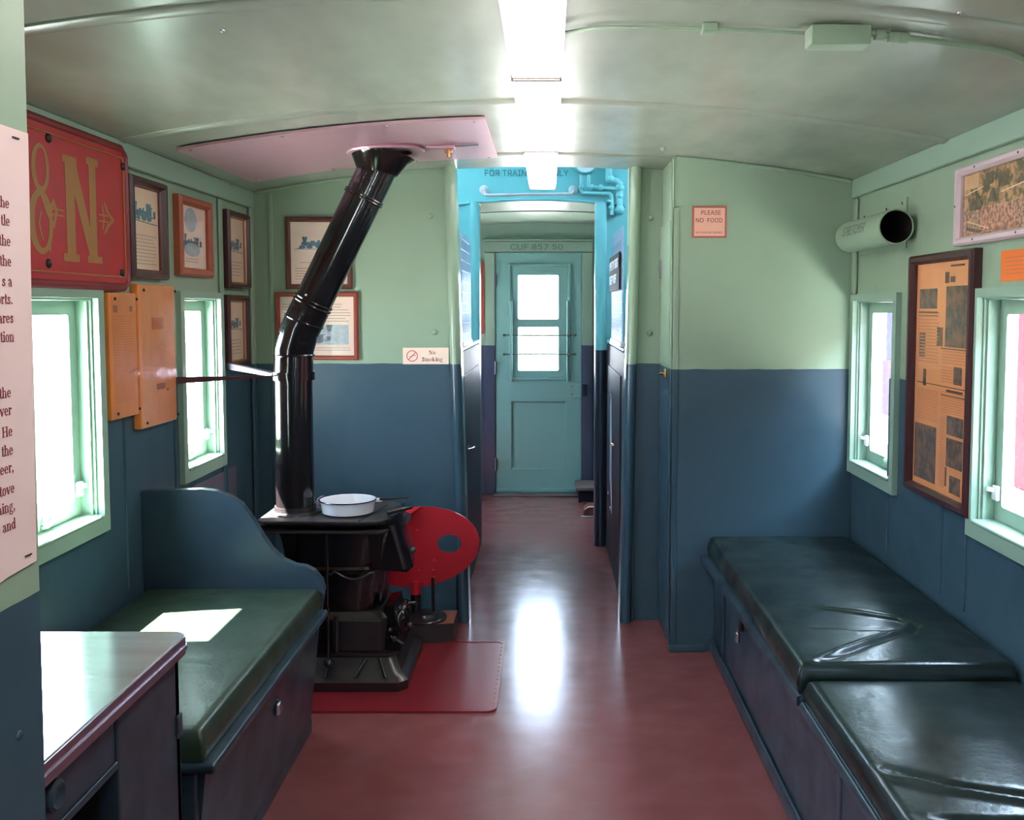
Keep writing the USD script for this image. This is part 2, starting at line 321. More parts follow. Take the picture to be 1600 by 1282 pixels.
# cupola
wc = thing("wall_cupola", "sea-green wall of the raised lookout above the doorway", "wall", kind="structure")
x9 = np.linspace(LW, RW, 30)
frontp = Polygon([(a, zc(a) + .004) for a in x9] + [(RW, 2.98), (LW, 2.98)])
part(wc, "cupola_front_panel", prism(frontp, "y", YD + .01, YD + .06), "cyan_paint")
def zh(x): return 2.096 - (x + .08) ** 2 * .125
hx = np.linspace(-.475, .345, 16)
back = Polygon([(LW, 0), (-.475, 0)] + [(a, zh(a)) for a in hx] + [(.333, 0), (RW, 0), (RW, 2.98), (LW, 2.98)])
for a, b in ((-1.2, -.45), (.45, 1.1)): back = back.difference(sbox(a, 2.46, b, 2.78))
wh = thing("wall_header", "sea-green cross wall with a header over the aisle, beyond the doorway", "wall", kind="structure")
part(wh, "panel", prism(back.buffer(0), "y", YI, YI + .06), "cyan_two")
part(wh, "header_lip", tube([(a, YI - .004, zh(a) - .002) for a in np.linspace(-.56, .46, 20)], .008, 8), "cyan_paint")
struct("ceiling_cupola", box(LW - .1, RW + .1, YD, YI + .06, 2.98, 3.02), "cyan_paint", "flat roof inside the raised lookout", category="ceiling")
for x0, x1 in ((-.475, -.416), (.275, .345)):
    c, w = (x0 + x1) / 2, (x1 - x0) / 2
    part(wh, "pillar", prism(Polygon([(c + w * math.cos(t), YI - .02 - .03 * math.sin(t)) for t in np.linspace(0, math.pi, 10)] + [(x0, YI + .07), (x1, YI + .07)]), "z", 0, zh(c)), "cyan_two", smooth=40)
for k, (x, sgn) in enumerate(((LW - .05, 1), (RW + .05, -1))):
    w = thing("window_%d" % (10 + k), "lookout window in the raised cupola", "window", kind="structure")
    part(w, "pane", box(x - .002, x + .002, 4.62, 5.62, 2.34, 2.70), "glass"); part(w, "sash", ring((x - .02, 4.62, 2.34), (0, 1, 0), (0, 0, 1), 1.0, .36, [(0, 0), (0, .04), (.04, .04), (.04, 0)]), "cyan_paint")
# cupola seat lockers, side walls of the passage
def seat(name, x0, x1, label):
    t = thing(name, label, "cabinet", ((x0 + x1) / 2, 5.1, 0)); s = x0 < -1
    part(t, "body", box(x0, x1, YD + .065, YI - .055, .0, 1.24, .008), "navy_paint"); part(t, "top_edge", box(x1 - .03 if s else x0 - .004, x1 + .004 if s else x0 + .03, YD + .066, YI - .056, 1.24, 1.262, .006), "cyan_paint")
    return t
sl = seat("lookout_cabinet", LW + .005, -.415, "dark blue lookout seat cabinet behind the doorway's left post")
for y, z in ((4.80, .735),): part(sl, "latch", cat(tube([(-.414, y, z), (-.395, y + .02, z), (-.39, y + .16, z - .01)], .006, 8), dome_head((-.415, y, z), (1, 0, 0), .014)), "bright_steel", "bright steel latch handle")
part(sl, "door_panel", box(-.416, -.409, 4.62, 5.6, .12, 1.12, .003), "navy_paint")
sr = seat("lookout_cabinet", .348, RW - .005, "dark blue lookout seat cabinet behind the doorway's right post")
part(sr, "door_panel", box(.341, .349, 4.62, 5.6, .12, 1.12, .003), "navy_paint")
part(sr, "pull_bar", hull([(.338, 5.16, .33), (.342, 5.16, .33), (.338, 5.22, .99), (.342, 5.22, .99), (.338, 5.32, .5), (.338, 5.3, .9)]), "wire", "pale vertical pull strip")
for y, z in ((5.26, .985), (5.38, .40), (5.2, .345)): part(sr, "ring", lathe([(.012, -.004), (.02, -.004), (.02, .004), (.012, .004), (.012, -.004)], (.333, y, z), (1, 0, .0), 18), "bright_steel")
part(sr, "clip", tube([(.345, 5.0, .73), (.33, 5.0, .735), (.33, 4.94, .74)], .007, 8), "brass")
# guard screens above the cabinets
def screen(x, y0, y1, z0, z1, cut, label, sgn):
    t = thing("guard_screen", label, "screen", (x, (y0 + y1) / 2, z0)); pl = Polygon([(y0, z0), (y1, z0), (y1, z1 - cut), (y1 - cut * 1.2, z1), (y0, z1)])
    ws = []
    for k in range(int((y1 - y0) / .05) + 1):
        yy = y0 + k * .05; zt = z1 - max(0, (yy - (y1 - cut * 1.2)) / 1.2); ws.append(tube([(x, yy, z0), (x, yy, zt)], .0022, 5))
    for k in range(int((z1 - z0) / .05) + 1):
        zz = z0 + k * .05; yt = y1 - max(0, (zz - (z1 - cut)) * 1.2); ws.append(tube([(x, y0, zz), (x, yt, zz)], .0022, 5))
    part(t, "wire_mesh", cat(*ws), "wire", kind="stuff"); part(t, "plastic_cover", prism(pl, "x", x + sgn * .004, x + sgn * .006), "film", "clear plastic cover over the mesh")
    part(t, "foot_strip", box(x - .012, x + .012, y0, y1, z0 - .012, z0 + .012, .004), "frame_white"); return t
screen(.345, 4.50, 5.24, 1.275, 1.83, .06, "wire guard screen under clear plastic, behind the safety sign", -1); screen(-.412, 4.50, 5.02, 1.275, 1.80, .05, "wire guard screen under clear plastic, beside the doorway's left post", 1)

# ------------------------------------------------------------------ windows
def window(n, side, h, label, sash=.05, bottom=.055, latch_y=None):
    y0, y1, z0, z1 = h; X = LW if side < 0 else RW; s = -side; t = thing("window_%d" % n, label, "window", (X, (y0 + y1) / 2, z0), kind="structure")
    u = (0, 1, 0) if side < 0 else (0, -1, 0); ya = y0 if side < 0 else y1; w, hh = y1 - y0, z1 - z0
    cs, top, bot = .036, .026, .044
    o = lambda x, dy, dz: (x, ya + (dy if side < 0 else -dy), z0 + dz)
    fr = sbox(-cs, -bot, w + cs, hh + top).difference(sbox(0, 0, w, hh))
    part(t, "casing", flat(fr, o(X, 0, 0), u, (0, 0, 1), .02), "trim_paint")
    xo = X - s * .1; part(t, "jamb", ring(o(xo, -.001, -.001), u, (0, 0, 1), w + .002, hh + .002, [(0, 0), (0, .1), (.008, .1), (.008, 0)]), "trim_paint")
    part(t, "sill", box(X - s * .045, X + s * .026, y0 + .008, y1 - .008, z0 + .0, z0 + .012, .004), "trim_paint")
    xs_ = X - s * .075; fr = sbox(.008, .008, w - .008, hh - .008).difference(rrect(sash, w - sash, bottom, hh - .048, .012))
    part(t, "sash", flat(fr, o(xs_, 0, 0), u, (0, 0, 1), .03), "trim_paint"); part(t, "pane", flat(sbox(sash - .01, bottom - .01, w - sash + .01, hh - .038), o(X - s * .062, 0, 0), u, (0, 0, 1), .003), "glass")
    part(t, "stop_bead", cat(box(X - s * .008, X - s * .016, y1 - .008, y1 - .016, z0 + .012, z1 - .01), box(X - s * .008, X - s * .016, y0 + .008, y0 + .016, z0 + .012, z1 - .01)), "trim_paint")
    xf = X - s * .045
    part(t, "lift", cat(lathe([(0, .016), (.012, .015), (.02, .008), (.022, 0), (0, 0)], (xf, (y0 + y1) / 2 - .02, z0 + .034), (s, 0, 0), 18), box(xf, xf + s * .008, (y0 + y1) / 2 - .045, (y0 + y1) / 2 + .005, z0 + .018, z0 + .03, .002)), "trim_paint")
    ly = y1 - .03
    part(t, "latch", cat(box(xf, xf + s * .014, ly - .016, ly + .016, z0 + .07, z0 + .115, .004), tube([(xf + s * .01, ly, z0 + .1), (xf + s * .032, ly, z0 + .105)], .007, 10)), "enamel")
    return t
window(1, -1, WL[0], "sunlit sash window in the left wall above the desk end of the bench"); window(2, -1, WL[1], "narrow sash window in the left wall beside the stove pipe")
window(3, 1, WR[0], "sash window in the right wall next to the corner"); window(4, 1, WR[1], "sash window in the right wall cut by the picture's edge")
window(5, 1, WR[2], "sash window in the right wall behind the viewer"); window(6, -1, WL[2], "sash window in the left wall behind the viewer"); window(7, 1, WR[3], "rear sash window in the right wall"); window(8, -1, WL[3], "sash window in the far room's left wall"); window(9, 1, WR[4], "sash window in the far room's right wall")

# ------------------------------------------------------------------ far end wall and door
far = Polygon([(LW, 0)] + [(a, zc(a, 2.1) + .01) for a in x9] + [(RW, 0)]).difference(sbox(-.42, .005, .255, 1.88))
struct("wall_far", prism(far, "y", YF, YF + .06), "far_paint", "end wall of the far room around the door", category="wall")
t5 = thing("trim_5", "painted casing and lintel around the far door", "trim", (-.08, YF, 0), kind="structure")
part(t5, "jamb", box(-.496, -.416, YF - .025, YF, 0, 1.872, .004), "far_paint"); part(t5, "jamb", box(.25, .334, YF - .025, YF, 0, 1.872, .004), "far_paint"); part(t5, "lintel", box(-.496, .334, YF - .028, YF, 1.876, 1.955, .004), "far_paint"); part(t5, "ledge", box(-.51, .35, YF - .045, YF, 1.957, 1.975, .004), "far_paint")
tm = meshkit.text_mesh("CUF 857 50", .042, .004); tm.apply_scale([1, 1, 1])
w0 = tm.bounds[1][0] - tm.bounds[0][0]; tm.apply_scale([.40 / w0, 1, 1]); T = np.eye(4); T[:3, 0], T[:3, 1], T[:3, 2], T[:3, 3] = (1, 0, 0), (0, 0, 1), (0, -1, 0), (-.299, YF - .028, 1.892); tm.apply_transform(T)
part(t5, "lettering", tm, "letter_green", smooth=False)
d = thing("door_1", "blue-green end door with two small panes, at the far end of the aisle", "door", (-.085, YF, 0), kind="structure")
leaf = sbox(-.412, .012, .246, 1.87)
for q in ((-.240, 1.302, .073, .963), (-.240, 1.70, .073, 1.361)): leaf = leaf.difference(rrect(q[0], q[2], min(q[1], q[3]), max(q[1], q[3]), .014))
leaf = leaf.difference(sbox(-.302, .188, .139, .733))
part(d, "leaf", prism(leaf, "y", YF - .012, YF + .03), "door_paint"); part(d, "stop_frame", prism(sbox(-.45, .0, .285, 1.91).difference(sbox(-.39, .03, .225, 1.85)), "y", YF + .031, YF + .059), "door_paint"); part(d, "lower_panel", box(-.302, .139, YF + .004, YF + .02, .188, .733), "door_paint")
part(d, "panel_bead", ring((-.302, YF - .002, .188), (1, 0, 0), (0, 0, 1), .441, .545, [(0, 0), (0, .012), (.008, .012), (.016, 0)]), "door_paint")
part(d, "sash_molding", ring((-.319, YF - .012, .887), (1, 0, 0), (0, 0, 1), .487, .90, [(0, 0), (.004, .016), (.018, .016), (.026, 0)]), "door_paint")
for z0, z1 in ((.955, 1.31), (1.353, 1.708)): part(d, "pane", box(-.248, .081, YF + .008, YF + .012, z0, z1), "glass")
for x in (-.292, .143): part(d, "rod_holder", tube([(x, YF - .03, .88), (x, YF - .03, 1.5)], .010, 10), "door_paint")
for z in (1.238, 1.092): part(d, "guard_rod", cat(tube([(-.345, YF - .03, z), (.2, YF - .03, z)], .005, 8), ball((-.345, YF - .03, z), .011, 1), ball((.2, YF - .03, z), .011, 1), box(.135, .165, YF - .045, YF - .014, z - .012, z + .012, .004)), "letter_green")
lp = part(d, "lock_plate", box(.158, .252, YF - .02, YF - .012, .753, .872, .004), "door_paint")
for z in (.782, .845): part(lp, "screw", dome_head((.175, YF - .02, z), (0, -1, 0), .007), "brass")
part(lp, "bolt_case", box(.252, .29, YF - .045, YF - .025, .77, .86, .005), "navy_paint")
for z in (.986, .239, 1.66): part(d, "hinge", tube([(-.413, YF - .028, z - .05), (-.413, YF - .028, z + .05)], .009, 10), "shield_metal")
part(d, "kick_strip", box(-.41, .244, YF - .024, YF - .012, .012, .05, .006), "door_paint")
struct("trim_6", box(-.43, .26, YF - .12, YF - .005, 0, .012, .004), "step_grey", "worn threshold strip under the far door")
pf = thing("wall_picture", "red-brown framed picture on the far wall, seen edge-on behind the left pillar", "picture", (-.66, YF, 1.25))
part(pf, "frame", ring((-.82, YF, 1.25), (1, 0, 0), (0, 0, 1), .325, .55, [(0, 0), (0, .03), (.03, .03), (.035, .01), (.035, 0)]), "frame_rust"); part(pf, "print", box(-.79, -.53, YF - .008, YF, 1.28, 1.77), "paper_tan")
st = thing("step_box", "low grey step box in the far right corner beyond the pillar", "step", (.42, 7.2, 0))
part(st, "top", box(.20, .62, 7.05, 7.35, .09, .12, .006), "step_grey"); part(st, "side", box(.22, .24, 7.07, 7.33, 0, .09), "navy_paint"); part(st, "side", box(.58, .60, 7.07, 7.33, 0, .09), "navy_paint"); part(st, "riser", box(.24, .58, 7.1, 7.12, 0, .09), "navy_paint")
sc = thing("ash_scoop", "small brown scoop with a bright rim lying on the far floor", "scoop", (.31, 6.6, 0))
pr = Polygon([(.235, 0), (.5, 0), (.5, .075), (.275, .07), (.245, .05)]); part(sc, "body", prism(pr, "y", 6.58, 6.72), "scoop_brown"); part(sc, "rim", tube([(.238, 6.577, .004), (.245, 6.577, .05), (.275, 6.577, .07), (.5, 6.577, .075)], .005, 8), "bright_steel"); part(sc, "lip", box(.22, .5, 6.56, 6.58, 0, .012, .003), "steel")

# ------------------------------------------------------------------ lookout header fittings
gb = thing("grab_bar", "pale grab bar on the sea-green header over the aisle", "grab bar", (-.12, YI, 2.1))
part(gb, "bar", tube([(-.385, YI - .005, 2.15), (-.375, YI - .09, 2.115), (-.36, YI - .10, 2.11), (.115, YI - .10, 2.118), (.13, YI - .09, 2.122), (.142, YI - .005, 2.15)], .009, 12), "frame_white")
for x in (-.388, .145): part(gb, "flange", cat(dome_head((x, YI, 2.152), (0, -1, 0), .03, .012, 18), dome_head((x, YI - .01, 2.152), (0, -1, 0), .012)), "frame_white")
tm = meshkit.text_mesh("FOR TRAINMEN ONLY", .036, .002); tm.apply_scale([.5 / (tm.bounds[1][0] - tm.bounds[0][0]), 1, 1]); T[:3, 3] = (-.388, YI - .0002, 2.235); tm.apply_transform(T)
hs = single("stencilled_words", tm, "letter_teal", "stencilled words FOR TRAINMEN ONLY across the sea-green header", "lettering", smooth=False)
ga = thing("pressure_gauge", "round white pressure gauge on the header, right of the grab bar", "gauge", (.215, YI, 2.24))
part(ga, "case", lathe([(0, 0), (.075, 0), (.075, .04), (.068, .046), (.062, .04), (0, .04)], (.215, YI, 2.315), (0, -1, 0), 36), "cyan_paint"); part(ga, "face", lathe([(0, 0), (.063, 0), (.063, .003), (0, .003)], (.215, YI - .0395, 2.315), (0, -1, 0), 36), "gauge_face"); part(ga, "needle", box(.213, .217, YI - .047, YI - .044, 2.285, 2.36), "void")
ap = thing("air_pipe", "painted air pipes and fittings below the gauge", "pipe", (.35, YI, 2.0))
y = YI - .035
part(ap, "pipe", tube([(.19, y, 2.238), (.19, y, 2.14), (.20, y, 2.128), (.355, y, 2.128), (.37, y, 2.115), (.375, y, 2.06)], .011, 10), "cyan_paint"); part(ap, "pipe", tube([(.235, y, 2.238), (.235, y, 2.175), (.25, y, 2.165), (.40, y, 2.155)], .012, 10), "cyan_paint")
part(ap, "pipe", tube([(.355, y, 2.36), (.355, y, 2.225), (.37, y, 2.205), (.40, y, 2.20), (.42, y, 2.185), (.42, y, 2.03)], .019, 12), "cyan_paint")
for o_, r in (((.19, y, 2.165), .017), ((.305, y, 2.163), .02), ((.362, y, 2.21), .027), ((.42, y, 2.16), .027), ((.42, y, 2.115), .025), ((.42, y, 2.03), .03), ((.372, y, 2.045), .017), ((.25, y, 2.168), .018)): part(ap, "fitting", ball(o_, r, 2), "cyan_paint")
part(ap, "valve_tap", cat(tube([(.375, y, 2.06), (.375, y, 2.0)], .013, 10), tube([(.375, y, 2.075), (.345, y - .02, 2.085)], .008, 8)), "cyan_paint")
sg = thing("safety_sign", "small black sign SAFETY FIRST KEEP OFF on the right guard screen", "sign", (.33, 4.9, 1.54))
part(sg, "plate", box(.328, .336, 4.53, 5.24, 1.535, 1.715, .003), "sign_black")
for s_, z in (("SAFETY FIRST", 1.645), ("KEEP OFF", 1.572)):
    tm = meshkit.text_mesh(s_, .042, .002, bold=True); w = tm.bounds[1][0] - tm.bounds[0][0]; tm.apply_scale([(.62 if "S" in s_[:1] else .5) / w, 1, 1])
    T = np.eye(4); T[:3, 0], T[:3, 1], T[:3, 2], T[:3, 3] = (0, -1, 0), (0, 0, 1), (-1, 0, 0), (.328, 5.21, z); tm.apply_transform(T); part(sg, "lettering", tm, "letter_white", smooth=False)

# ------------------------------------------------------------------ ceiling lights
XL_ = -.03
def light_at(y0, label):
    return thing("ceiling_light", label, "light", (XL_, y0, 1.99), "fluorescent fittings along the ceiling")
f0 = light_at(2.325, "lit fluorescent fitting in the middle, beside the stove pipe's ceiling plate"); q = 1.04
dif = Polygon([(-.055, 0), (.055, 0), (.062, .02), (.058, .055), (-.058, .055), (-.062, .02)])
m_ = prism(dif, "y", 0, q); m_.apply_translation([XL_, 2.325, 1.99]); part(f0, "diffuser", m_, "lamp", smooth=False)
m_ = box(-.062, .062, 0, q + .005, .055, .098, .004); m_.apply_translation([XL_, 2.325, 1.99]); part(f0, "housing", m_, "frame_white")
for yy in (-.0, q): m_ = box(-.06, .06, yy - .003 + .003, yy + .008, -.002, .06, .002); m_.apply_translation([XL_, 2.325, 1.99]); part(f0, "end_cap", m_, "cap_grey")
def light_copy(y0, label):
    p = light_at(y0, label); pr_ = stage.GetPrimAtPath(p); pr_.GetReferences().AddInternalReference(f0); pr_.SetInstanceable(True)
for y0, lb in ((3.39, "lit fluorescent fitting farthest along the row, ending over the doorway"), (1.26, "nearest lit fluorescent fitting, cut by the picture's top edge"), (.195, "fluorescent ceiling fitting above the viewer"), (-.87, "fluorescent ceiling fitting behind the viewer")): light_copy(y0, lb)

# ------------------------------------------------------------------ flat prints: engines, text rows, serif letters
def loco(k=0):
    c = lambda x, y, r: Point(x, y).buffer(r, quad_segs=6); ell = []
    wheels = [c(.12, .1, .07), c(.27, .1, .07), c(.5, .13, .1), c(.72, .13, .1)]
    body = [sbox(.1, .2, .62, .36), sbox(.62, .16, .82, .5), sbox(.58, .48, .86, .53), Polygon([(0, .03), (.1, .03), (.1, .16)]), sbox(.05, .16, .9, .2)]
    stack = [Polygon([(.14, .36), (.2, .36), (.23, .62), (.11, .62)])] if k != 2 else [Polygon([(.15, .36), (.2, .36), (.25, .6), (.1, .6)]), sbox(.1, .6, .25, .66)]
    extra = [c(.34, .38, .05), sbox(.44, .36, .5, .45), sbox(.9, .16, .99, .4)]
    if k == 1: extra += [sbox(.08, .2, .12, .85), sbox(.6, .2, .8, .62)]
    return unary_union(wheels + body + stack + extra)
def rows(x0, x1, y0, y1, n, t=.3, jag=.25, sd=0):
    r = random.Random(sd); h = (y1 - y0) / n; return unary_union([sbox(x0, y1 - (i + .5) * h - h * t / 2, x1 - (x1 - x0) * jag * r.random() ** 3, y1 - (i + .5) * h + h * t / 2) for i in range(n)])
def at(g, x, y, w, h): return affinity.translate(affinity.scale(g, w, h, origin=(0, 0)), x, y)
def line(x0, y0, x1, y1, t): return LineString([(x0, y0), (x1, y1)]).buffer(t / 2, cap_style="flat")
TH, TN = .25, .1
def V(x, a, b, t=TH): return sbox(x - t / 2, a, x + t / 2, b)
def S_(x, y, w=.5): return sbox(x - w / 2, y - .05, x + w / 2, y + .05)
def O_(cx, cy, rx, ry, hx=.5, hy=.84): 
    e = affinity.scale(Point(0, 0).buffer(1, quad_segs=8), rx, ry); return affinity.translate(e.difference(affinity.scale(e, hx, hy)), cx, cy)
def arch(x0, x1): return O_((x0 + x1) / 2, .62, (x1 - x0) / 2 + TH / 2, .4, .62, .72).intersection(sbox(x0, .62, x1 + .2, 1.2)).union(V(x1, 0, .62))
U = unary_union
GL = {"t": (.6, lambda: U([V(.28, .12, 1.35), S_(.3, .97, .6), O_(.42, .2, .27, .22, .6, .6).intersection(sbox(.15, -.1, .7, .2))])), "h": (1.1, lambda: U([V(.22, 0, 1.5), arch(.25, .82), S_(.22, .05), S_(.82, .05), S_(.14, 1.47, .3)])),
 "e": (.95, lambda: U([O_(.45, .5, .42, .52).difference(sbox(.5, .22, 1, .45)), S_(.45, .52, .7)])), "l": (.5, lambda: U([V(.25, 0, 1.5), S_(.25, .05), S_(.17, 1.47, .3)])), "i": (.5, lambda: U([V(.25, 0, 1), S_(.25, .05), S_(.17, .97, .3), Point(.25, 1.32).buffer(.15)])),
 "s": (.8, lambda: LineString([(.66, .78), (.5, .93), (.25, .9), (.17, .7), (.35, .55), (.58, .42), (.63, .22), (.45, .06), (.2, .08), (.1, .26)]).buffer(.09)), "a": (.95, lambda: U([V(.66, .05, .72), O_(.4, .28, .34, .3), LineString([(.15, .78), (.3, .94), (.55, .92), (.66, .7)]).buffer(.09), S_(.76, .06, .3)])),
 "o": (.95, lambda: O_(.45, .5, .42, .53)), "r": (.75, lambda: U([V(.22, 0, 1), S_(.22, .05), S_(.15, .97, .3), Point(.6, .84).buffer(.14), LineString([(.25, .7), (.42, .92), (.6, .92)]).buffer(.06)])), "n": (1.1, lambda: U([V(.22, 0, 1), arch(.25, .82), S_(.22, .05), S_(.82, .05), S_(.14, .97, .3)])),
 "m": (1.6, lambda: U([V(.22, 0, 1), arch(.25, .8), arch(.8, 1.34), S_(.22, .05), S_(.8, .05), S_(1.34, .05), S_(.14, .97, .3)])), "v": (.95, lambda: U([line(.12, 1, .48, 0, TH), line(.82, 1, .48, 0, TN), S_(.14, .97, .4), S_(.82, .97, .34)])), "d": (1.05, lambda: U([O_(.42, .5, .38, .52), V(.76, 0, 1.5), S_(.82, .05, .36), S_(.68, 1.47, .3)])),
 "g": (.95, lambda: U([O_(.42, .65, .34, .37), O_(.45, -.2, .42, .27, .7, .55), LineString([(.2, .3), (.16, .15), (.5, .02)]).buffer(.07), S_(.8, .95, .25)])), "k": (1.1, lambda: U([V(.22, 0, 1.5), line(.8, .98, .3, .45, TN), line(.42, .55, .85, 0, TH), S_(.22, .05), S_(.85, .05, .4), S_(.78, .97, .4), S_(.14, 1.47, .3)])),
 ".": (.45, lambda: Point(.2, .12).buffer(.14)), ",": (.45, lambda: U([Point(.2, .12).buffer(.14), line(.28, .1, .14, -.25, .1)])), " ": (.55, None),
 "H": (1.5, lambda: U([V(.3, 0, 1.42), V(1.16, 0, 1.42), S_(.73, .72, .9), S_(.3, .05, .56), S_(1.16, .05, .56), S_(.3, 1.37, .56), S_(1.16, 1.37, .56)])), "N": (1.5, lambda: U([V(.28, 0, 1.42, TN), V(1.2, 0, 1.42, TN), line(.28, 1.4, 1.2, .02, TH), S_(.28, .05), S_(1.2, 1.37), S_(.2, 1.37, .4)])),
 "S": (1.1, lambda: LineString([(.9, 1.1), (.75, 1.32), (.4, 1.34), (.22, 1.08), (.4, .82), (.75, .62), (.88, .34), (.66, .07), (.3, .07), (.12, .35)]).buffer(.12))}
def serif(s, x):
    """Bold serif lettering of x-height x: (shape from the origin along +u, width)."""
    out, at_ = [], 0
    for c in s:
        w, g = GL[c]
        if g: out.append(affinity.translate(g(), at_, 0))
        at_ += w + .06
    g = unary_union(out).simplify(.01); return affinity.scale(g, x, x, origin=(0, 0)), at_ * x
YU, NYU, XU, ZU = (0, 1, 0), (0, -1, 0), (1, 0, 0), (0, 0, 1)

# ------------------------------------------------------------------ framed pictures
def framed(name, label, o, u, w, h, fw, dp, fm, sm, prints, group=None, glass=True, edge=None, cat_="picture", matw=.0):
    n = np.cross(u, ZU); o = np.array(o, float); t = thing(name, label, cat_, tuple(o), group)
    part(t, "frame", ring(o, u, ZU, w, h, [(0, 0), (0, dp * .75), (fw * .25, dp), (fw * .7, dp), (fw, dp * .6), (fw, 0)]), fm, smooth=False)
    if edge: part(t, "inner_edge", ring(o + np.array(u) * fw * .98 + np.array(ZU) * fw * .98, u, ZU, w - 1.96 * fw, h - 1.96 * fw, [(0, 0), (0, dp * .6), (.006, dp * .45), (.006, 0)]), edge, smooth=False)
    part(t, "sheet", flat(sbox(fw * .9, fw * .9, w - fw * .9, h - fw * .9), o, u, ZU, dp * .25), sm, smooth=False)
    for k, (g, m, nm) in enumerate(prints): part(t, nm, flat(g, o + n * (dp * .25 - .0001 + .0003 * k), u, ZU, .0005), m, smooth=False)
    if glass: part(t, "glass", flat(sbox(fw * .95, fw * .95, w - fw * .95, h - fw * .95), o + n * dp * .38, u, ZU, .0015), "picture_glass", smooth=False)
    return t
G1 = "framed engine prints on the left wall"
x = LW
framed("wall_picture", "dark framed print of a small blue steam engine, next to the red sign", (x, 3.072, 1.545), YU, .29, .33, .026, .035, "frame_dark", "paper_tan",
       [(at(loco(1), .05, .19, .19, .1), "ink_blue", "drawing"), (line(.045, .192, .25, .185, .003), "ink_blue", "drawing"), (rows(.05, .24, .045, .15, 9, sd=1), "ink_text", "text")], edge="frame_umber")
framed("wall_picture", "orange-brown framed print of a locomotive under a pale dome, over the narrow window", (x, 3.487, 1.568), YU, .335, .292, .03, .03, "frame_orange", "paper_cream",
       [(at(Point(0, 0).buffer(1), .15, .21, .062, .045), "ink_pale", "drawing"), (at(loco(0), .06, .10, .2, .09), "ink_grey", "drawing"), (at(Point(0, 0).buffer(1), .16, .10, .08, .025), "ink_pale", "drawing"), (rows(.09, .25, .05, .07, 2, sd=2), "ink_text", "text")])
framed("wall_picture", "dark narrow framed print of a black locomotive, upper one in the left corner", (x, 3.995, 1.532), YU, .285, .325, .022, .035, "frame_dark", "paper_tan",
       [(at(loco(2), .05, .16, .18, .1), "ink_grey", "drawing"), (line(.04, .162, .25, .155, .003), "ink_grey", "drawing"), (rows(.06, .22, .05, .12, 5, sd=3), "ink_text", "text")], edge="gilt_edge")
framed("wall_picture", "dark narrow framed print of a black locomotive, lower one in the left corner", (x, 3.975, 1.198), YU, .275, .305, .022, .035, "frame_dark", "paper_tan",
       [(at(loco(0), .05, .16, .17, .09), "ink_grey", "drawing"), (line(.04, .162, .24, .158, .003), "ink_grey", "drawing"), (rows(.06, .22, .05, .12, 5, sd=4), "ink_text", "text")], edge="gilt_edge")
framed("wall_picture", "brown framed engine print on the back wall, behind the slanting stove pipe", (-1.192, YD, 1.534), XU, .30, .325, .022, .022, "frame_umber", "paper_cream",
       [(at(loco(0), .05, .18, .21, .09), "ink_blue", "drawing"), (line(.04, .181, .27, .181, .002), "ink_grey", "drawing"), (line(.06, .12, .25, .12, .0015), "ink_grey", "drawing"), (rows(.04, .24, .04, .1, 5, sd=5), "ink_text", "text")])
t = framed("wall_picture", "red-brown framed wide engraving on the back wall, below the brown framed print", (-1.243, YD, 1.212), XU, .375, .308, .02, .024, "frame_rust", "paper_cream",
       [(sbox(.03, .07, .33, .16), "ink_pale", "drawing"), (at(loco(2), .05, .075, .2, .08), "ink_grey", "drawing"), (Polygon([(.235, .13), (.25, .13), (.258, .16), (.228, .16)]), "ink_grey", "drawing"), (rows(.03, .34, .17, .26, 7, sd=6), "ink_text", "text"), (rows(.03, .34, .04, .06, 2, sd=7), "ink_text", "text")])

# red railroad sign
s = thing("railroad_sign", "red board with gold letters and rolled edges above the first left window", "sign", (LW, 2.7, 1.5))
Y0, Y1, Z0, Z1 = 2.05, 3.062, 1.503, 1.955
part(s, "board", box(LW, LW + .024, Y0, Y1 - .010, Z0 + .015, Z1 - .015, .004), "sign_red")
part(s, "rim", tube([(LW + .0145, Y0, Z1 - .012), (LW + .0145, Y1 - .035, Z1 - .012), (LW + .0145, Y1 - .008, Z1 - .03), (LW + .0145, Y1 - .004, Z1 - .06), (LW + .0145, Y1 - .004, Z0 + .06), (LW + .0145, Y1 - .008, Z0 + .03), (LW + .0145, Y1 - .035, Z0 + .012), (LW + .0145, Y0, Z0 + .012)], .0145, 16), "sign_rim", "darker rolled red edge")
part(s, "gilt_line", tube([(LW + .0255, Y0, Z1 - .042), (LW + .0255, Y1 - .045, Z1 - .042), (LW + .0255, Y1 - .034, Z1 - .055), (LW + .0255, Y1 - .034, Z0 + .055), (LW + .0255, Y1 - .045, Z0 + .042), (LW + .0255, Y0, Z0 + .042)], .003, 6), "gold_line")
oS = (LW + .0235, 2.4, 1.5)
N_ = unary_union([sbox(.268, .085, .318, .368), sbox(.255, .35, .335, .37), sbox(.248, .078, .338, .1), sbox(.405, .085, .447, .38), sbox(.39, .362, .465, .384), sbox(.385, .08, .475, .1), Polygon([(.268, .368), (.325, .368), (.447, .085), (.405, .085)])])
part(s, "letter", flat(N_, oS, YU, ZU, .0012), "gold", smooth=False)
e = lambda cx, cy, rx, ry: affinity.translate(affinity.scale(Point(0, 0).buffer(1, quad_segs=12), rx, ry), cx, cy)
amp = unary_union([e(.14, .315, .045, .065).difference(e(.142, .318, .026, .05)), e(.135, .175, .062, .085).difference(e(.14, .175, .036, .068)), LineString([(.14, .25), (.17, .2), (.2, .17), (.215, .21), (.2, .235), (.185, .21)]).buffer(.007), LineString([(.185, .2), (.18, .14), (.175, .105)]).buffer(.007), LineString([(.135, .2), (.125, .17), (.14, .13)]).buffer(.004)])
part(s, "letter", flat(amp, oS, YU, ZU, .0012), "gold", smooth=False)
